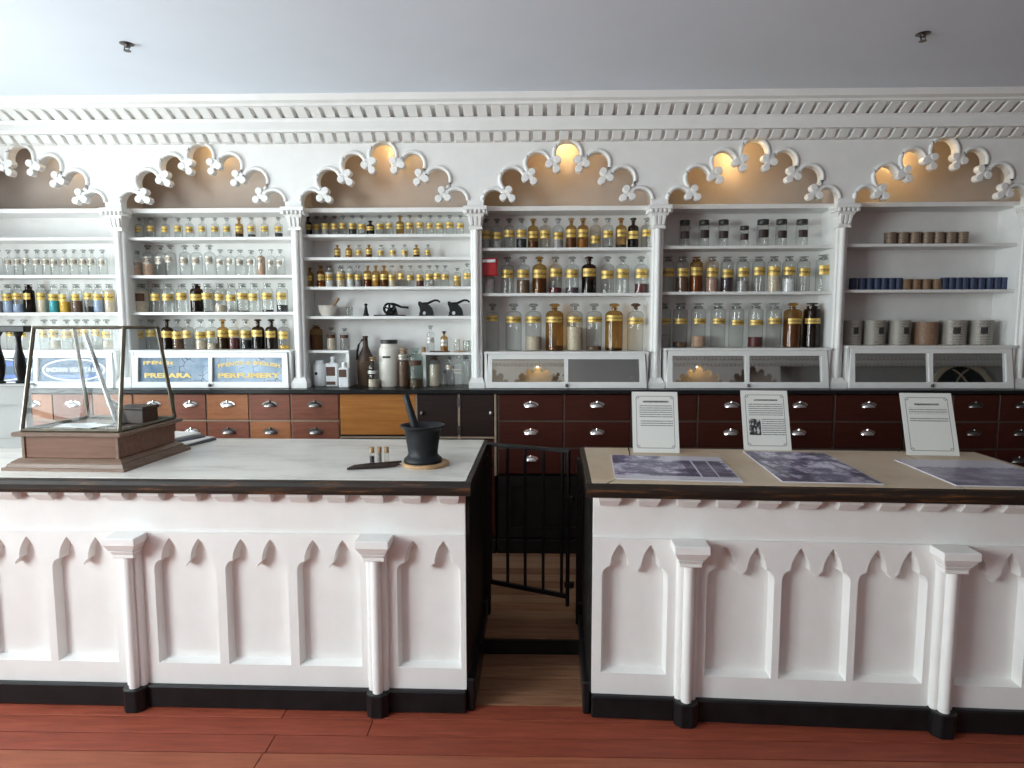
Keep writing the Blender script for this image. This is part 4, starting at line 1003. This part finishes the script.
top(LL, LR, -2.98, .03, 'pale grey-white marble countertop with a worn black edge', [[(-2.958, -.040), (.008, -.040), (.008, .85), (-2.958, .85)]], 'marble')
# tan stone: split along two old cracks
x0, x1, ya, yb = -.008, 1.848, -.052, .66
crack = [(.052, -.052), (.10, .03), (.155, .13), (.175, .20), (.215, .27), (.205, .34), (.185, .42), (.20, .52), (.21, .66)]
crack2 = [(1.375, -.052), (1.40, .06), (1.44, .2), (1.47, .4), (1.50, .66)]
g = .0036
top(RL, RR, -.03, 1.87, 'worn tan stone countertop with a crack and a dark edge',
    [[(x0, ya)] + [(p[0]-g, p[1]) for p in crack] + [(x0, yb)],
     [(p[0]+g, p[1]) for p in crack][::-1] + [(p[0]-g, p[1]) for p in crack2] ,
     [(p[0]+g, p[1]) for p in crack2][::-1] + [(x1, ya), (x1, yb)]], 'worn_stone', D=.70)

# ------------------------------------------------------------------ iron gate between the counters
g0, g1 = Vector((-.196, 3.295, 0)), Vector((.216, 3.11, 0))
L = (g1-g0).length; az = math.atan2(g1.y-g0.y, g1.x-g0.x)
t = thing('iron_gate', 'black iron bar gate across the gap between the counters', 'gate', (g0.x, g0.y, PZ+.004), az)
zb, zt = .222-PZ, .982-PZ
B(-.005, L, -.014, .014, zt-.016, zt).build('top_rail', 'iron', t, bevel=.002)
B(-.005, L-.01, -.010, .010, zb, zb+.022).build('bottom_rail', 'iron', t, bevel=.002)
for k in range(5): MB().tube([(.01+(L-.05)/4*k, 0, zb+.01), (.01+(L-.05)/4*k, 0, zt-.008)], .0085, 8).build('bar', 'iron', t, smooth=50)
MB().tube([(L-.008, 0, zb-.04), (L-.008, 0, zt-.01)], .010, 10).build('hinge_stile', 'iron', t, smooth=50)
for zz in (zb+.06, zt-.26): B(L-.02, L+.022, -.012, .012, zz, zz+.026).build('hinge', 'iron', t)
B(-.03, .02, -.012, .012, zt-.13, zt-.105).build('latch', 'iron', t)

# ================================================================== things on the marble counter
# glass display case
t = thing('countertop_display_case', 'glass-topped display case on a walnut base on the marble counter', 'display case', (-1.675, 2.585, ZTOP+.002), rad(-2.2))
Wc, Dc = .538, .50
MB().box(-Wc, 0, 0, Dc, 0, .013).frustum((-Wc+.010, -.010, .010, Dc-.01), .013, (-Wc+.016, -.016, .016, Dc-.016), .028).box(-Wc+.024, -.022, .022, Dc-.022, .028, .034).frustum((-Wc+.024, -.022, .022, Dc-.022), .034, (-Wc+.046, -.042, .042, Dc-.042), .047).build('base_moulding', 'case_moulding', t)
B(-Wc+.060, -.050, .050, Dc-.045, .046, .142).build('drawer_box', 'case_walnut', t, bevel=.003)
for xx in (-Wc+.060, -.062): B(xx, xx+.012, .044, .052, .046, .142).build('corner_strip', 'case_moulding', t)
B(-Wc+.030, -.022, .022, Dc-.018, .142, .160).build('ledge', 'case_moulding', t, bevel=.005)
zg0, zg1 = .166, .602
bx0, bx1, by0, by1 = -Wc+.060, -.045, .052, Dc-.048
tx0, tx1, ty0, ty1 = bx0+.015, bx1-.012, .135, Dc-.13
q0 = [(bx0, by0, zg0), (bx1, by0, zg0), (bx1, by1, zg0), (bx0, by1, zg0)]
q1 = [(tx0, ty0, zg1), (tx1, ty0, zg1), (tx1, ty1, zg1), (tx0, ty1, zg1)]
for k in range(4):
    MB().tube([q0[k], q1[k]], .0085, 6).build('corner_post', 'bronze_frame', t)
    MB().tube([q0[k], q0[(k+1) % 4]], .009, 6).build('bottom_bar', 'bronze_frame', t)
    MB().tube([q1[k], q1[(k+1) % 4]], .008, 6).build('top_bar', 'bronze_frame', t)
    MB().add([q0[k], q0[(k+1) % 4], q1[(k+1) % 4], q1[k]], [(0, 1, 2, 3)]).build('pane', 'case_glass', t)
MB().add(q1, [(0, 1, 2, 3)]).build('top_pane', 'case_glass', t)
# things inside it
loc = Vector((-1.675, 2.585, ZTOP+.002+.1604))
t = thing('wooden_box', 'small dark wooden box inside the glass display case', 'box', loc+Vector((-.135, .33, 0)), rad(-8))
B(-.07, .07, -.05, .05, 0, .066).build('body', 'dark_case_wood', t, bevel=.003)
B(-.075, .075, -.055, .055, .066, .080).build('lid', 'dark_case_wood', t, bevel=.003)
for j, (dx, dy, a, m, lb) in enumerate(((-.36, .24, 12, 'paper', 'flat'), (-.27, .20, -20, 'paper', 'upper'))):
    tag(B(-.07, .07, -.05, .05, 0, .003).build('paper_card', m, None, loc+Vector((dx, dy, .003*j)), (0, 0, rad(a))), ['white paper card lying flat in the glass case', 'white paper card overlapping another in the glass case'][j], 'card')
t = thing('balance_rod', 'slender dark iron stand rod leaning inside the glass case', 'rod', loc+Vector((-.20, .25, .0)))
MB().tube([(.02, 0, .008), (-.12, .03, .41)], .010, 8).build('rod', 'aged_nickel', t)
MB().lathe([(0, 0), (.035, 0), (.03, .008), (.012, .014), (0, .014)], 16).build('foot', 'aged_nickel', t, (.02, 0, 0))
# papers behind the case
base = Vector((-1.80, 3.245, ZTOP+.0022))
tag(B(-.12, .12, -.13, .13, 0, .012).build('catalogue', 'book_cover', None, base, (0, 0, rad(-14)), bevel=.002), 'grey-covered catalogue at the bottom of the pile behind the display case', 'book', 'papers behind the display case')
tag(B(-.11, .11, -.12, .12, 0, .006).build('magazine', 'paper', None, base+Vector((.005, .0, .012)), (0, 0, rad(-10)), bevel=.001), 'white magazine lying on the grey catalogue', 'magazine', 'papers behind the display case')
tag(B(-.10, .09, -.11, .11, 0, .010).build('ledger', 'book_cover', None, base+Vector((-.025, .01, .018)), (0, 0, rad(-22)), bevel=.002), 'dark thin ledger between the white magazines', 'book', 'papers behind the display case')
tag(B(-.10, .07, -.10, .11, 0, .012).build('magazine', 'paper', None, base+Vector((-.035, .01, .028)), (0, 0, rad(-18)), bevel=.001), 'white magazine on top of the pile behind the display case', 'magazine', 'papers behind the display case')
# panelled upstand with black turned balusters
Yp = 3.10; xr = U(24, 388, Yp)[0]
zt_ = U(15, 386.5, Yp)[1]
t = thing('panelled_screen', 'grey-white panelled screen with black turned balusters behind the display case', 'screen', (xr, Yp, ZTOP+.002), rad(6))
hh = zt_-ZTOP-.002
MB().prism([[(-.75, 0), (0, 0), (0, hh), (-.75, hh)], [(-.70, .05), (-.70, hh-.09), (-.035, hh-.09), (-.035, .05)]], 0, .02).build('panel_frame', 'screen_paint', t)
B(-.75, 0, .016, .05, 0, hh).build('panel', 'screen_paint', t)
B(-.76, .01, -.01, .07, hh, hh+.014).build('shelf_cap', 'screen_paint', t, bevel=.003)
BAL = MB().lathe([(0, 0), (.022, 0), (.024, .012), (.014, .02), (.022, .05), (.027, .09), (.024, .13), (.015, .17), (.012, .20), (.013, .235), (.019, .245), (.024, .255), (.024, .262), (0, .262)], 16).mesh('baluster', 'black_paint', smooth=45)
for k in range(7): put('baluster', BAL, t, (-.030-.098*k, .03, hh+.010))
B(-.75, .02, .0, .06, hh+.268, hh+.30).build('hand_rail', 'black_paint', t, bevel=.004)

# iron mortar on a round wooden board
mx, my = -.451, 2.755
t = thing('round_board', 'round light wooden board under the iron mortar', 'board', (mx+.012, my, ZTOP+.002))
MB().lathe([(0, 0), (.098, 0), (.102, .004), (.102, .010), (.098, .014), (0, .014)], 36).build('disc', 'coaster_wood', t, smooth=40)
MB().lathe([(.078, .0138), (.080, .0145), (.082, .0138)], 36).build('groove', 'pestle_wood', t)
t = thing('mortar', 'large black cast iron mortar with a rim and a pestle on round board', 'mortar', (mx, my, ZTOP+.016))
MB().lathe([(0, 0), (.080, 0), (.084, .006), (.082, .016), (.070, .026), (.064, .038), (.068, .07), (.074, .11), (.079, .140), (.086, .150), (.097, .157), (.098, .163), (.092, .164), (.078, .150), (.064, .07), (.05, .035), (0, .028)], 36).build('bowl', 'cast_iron', t, smooth=45)
MB().tube([(-.002, -.015, .05), (-.030, -.01, .15), (-.060, .0, .250), (-.072, .003, .292), (-.074, .003, .297)], [.022, .019, .015, .014, .009], 12).build('pestle', 'cast_iron', t, smooth=50)
# three corked vials
for j, (px, nm, cl) in enumerate(((372, 'purple', 'dark seeds'), (379.3, 'brown', 'brown seeds'), (386.6, 'cream', 'pale powder'))):
    xx = U(px, 455, 2.765)[0]
    t = thing('corked_vial', f'tiny corked glass vial of {cl} on the marble counter', 'vial', (xx, 2.765, ZTOP+.0022))
    MB().lathe([(0, 0), (.0105, 0), (.0115, .002), (.0115, .064)], 14).build('glass_body', 'glass_clear', t, smooth=45)
    MB().lathe([(0, .003), (.0098, .003), (.0098, (.034, .046, .014)[j]), (0, (.034, .046, .014)[j])], 12).build('contents', 'in_'+('purple', 'grey', 'cream')[j], t, smooth=45)
    MB().lathe([(0, .050), (.0102, .050), (.0110, .076), (0, .076)], 12).build('cork', 'cork', t, smooth=45)
# vanilla sticks
for j in range(4):
    a, b = Vector((-.755+.004*j, 2.640+.0165*j, ZTOP+.009+(.0 if j == 3 else 0))), Vector((-.560+.005*j, 2.700+.0165*j, ZTOP+.010+(.007 if j == 3 else 0)))
    d = b-a
    tag(MB().tube([(0, 0, 0), d*.3+Vector((.002*(-1)**j, .003, 0)), d*.7+Vector((0, -.003, 0)), d], [.005, .0062, .006, .0045], 8).build('vanilla_stick', 'vanilla', None, a, smooth=60),
        'dark brown spice stick in the bundle beside the mortar', 'spice stick', 'bundle of spice sticks')

# ================================================================== things on the stone counter
def notice_stand(p0, p1, mat, label):
    a, b = Vector((*p0, 0)), Vector((*p1, 0)); d = b-a; L = d.length
    t = thing('notice', label, 'notice', (a.x, a.y, ZTOP+.003), math.atan2(d.y, d.x))
    H = .300
    B(0, L, 0, .004, 0, H).build('sheet', mat, t, rot=(rad(-20), 0, 0))
    MB().prism([[(0.006, 0.0), (.105, .27), (.110, .27), (.135, 0), (.128, 0), (.104, .24), (.016, 0.0)]], L*.35, L*.65, 'x').build('easel_back', 'paper', t)
notice_stand((.513, 3.035), (.732, 3.022), 'notice_a', 'white printed notice leaning behind the street crowd photograph')
notice_stand((1.063, 3.10), (1.287, 3.085), 'notice_b', 'white printed notice with a small dark picture')
notice_stand((1.783, 2.990), (2.014, 2.972), 'notice_c', 'white printed notice with few lines, behind the hillside photograph')
def print_sheet(corners, mat, label):
    a, b, c, d = [Vector((*p, 0)) for p in corners]    # far left, far right, near right, near left
    rz = math.atan2(b.y-a.y, b.x-a.x); W = (b-a).length; H = (a-d).length
    o = B(0, W, -H, 0, 0, .004).build('photo_print', mat, None, (a.x, a.y, ZTOP+.0025), (0, 0, rz))
    tag(o, label, 'photograph', 'large photographs on the stone counter')
print_sheet([(.398, 2.963), (.887, 2.915), (.89, 2.443), (.395, 2.499)], 'photo_0', 'large violet-toned photograph of a street crowd and buildings')
print_sheet([(1.043, 3.060), (1.416, 3.030), (1.441, 2.412), (1.055, 2.458)], 'photo_1', 'large violet-toned photograph with pale centre and dark barred side')
print_sheet([(1.660, 2.880), (2.10, 2.850), (2.25, 2.385), (1.68, 2.410)], 'photo_2', 'large violet-toned photograph of a hillside under pale sky')

# ------------------------------------------------------------------ ceiling sprinklers
for j, (x, y) in enumerate(((-1.977, 3.27), (1.905, 3.258))):
    t = thing('sprinkler', 'small chrome ceiling sprinkler head ' + ('over the marble counter' if j == 0 else 'over the stone counter'), 'sprinkler', (x, y, ZC), rad(25 if j else -20))
    t.scale = (1.1, 1.1, .6)
    MB().lathe([(0, -.008), (.020, -.008), (.030, -.002), (.032, .001), (0, .001)], 20).build('escutcheon', 'aged_nickel', t, smooth=45)
    MB().lathe([(0, -.03), (.009, -.028), (.009, -.006), (0, -.006)], 12).build('nozzle', 'aged_nickel', t)
    MB().tube([(-.014, 0, -.012), (-.018, 0, -.03), (-.006, 0, -.052), (.006, 0, -.052), (.018, 0, -.03), (.014, 0, -.012)], .003, 6).build('yoke', 'aged_nickel', t)
    MB().lathe([(0, -.056), (.016, -.056), (.016, -.053), (0, -.053)], 14).build('deflector', 'aged_nickel', t)
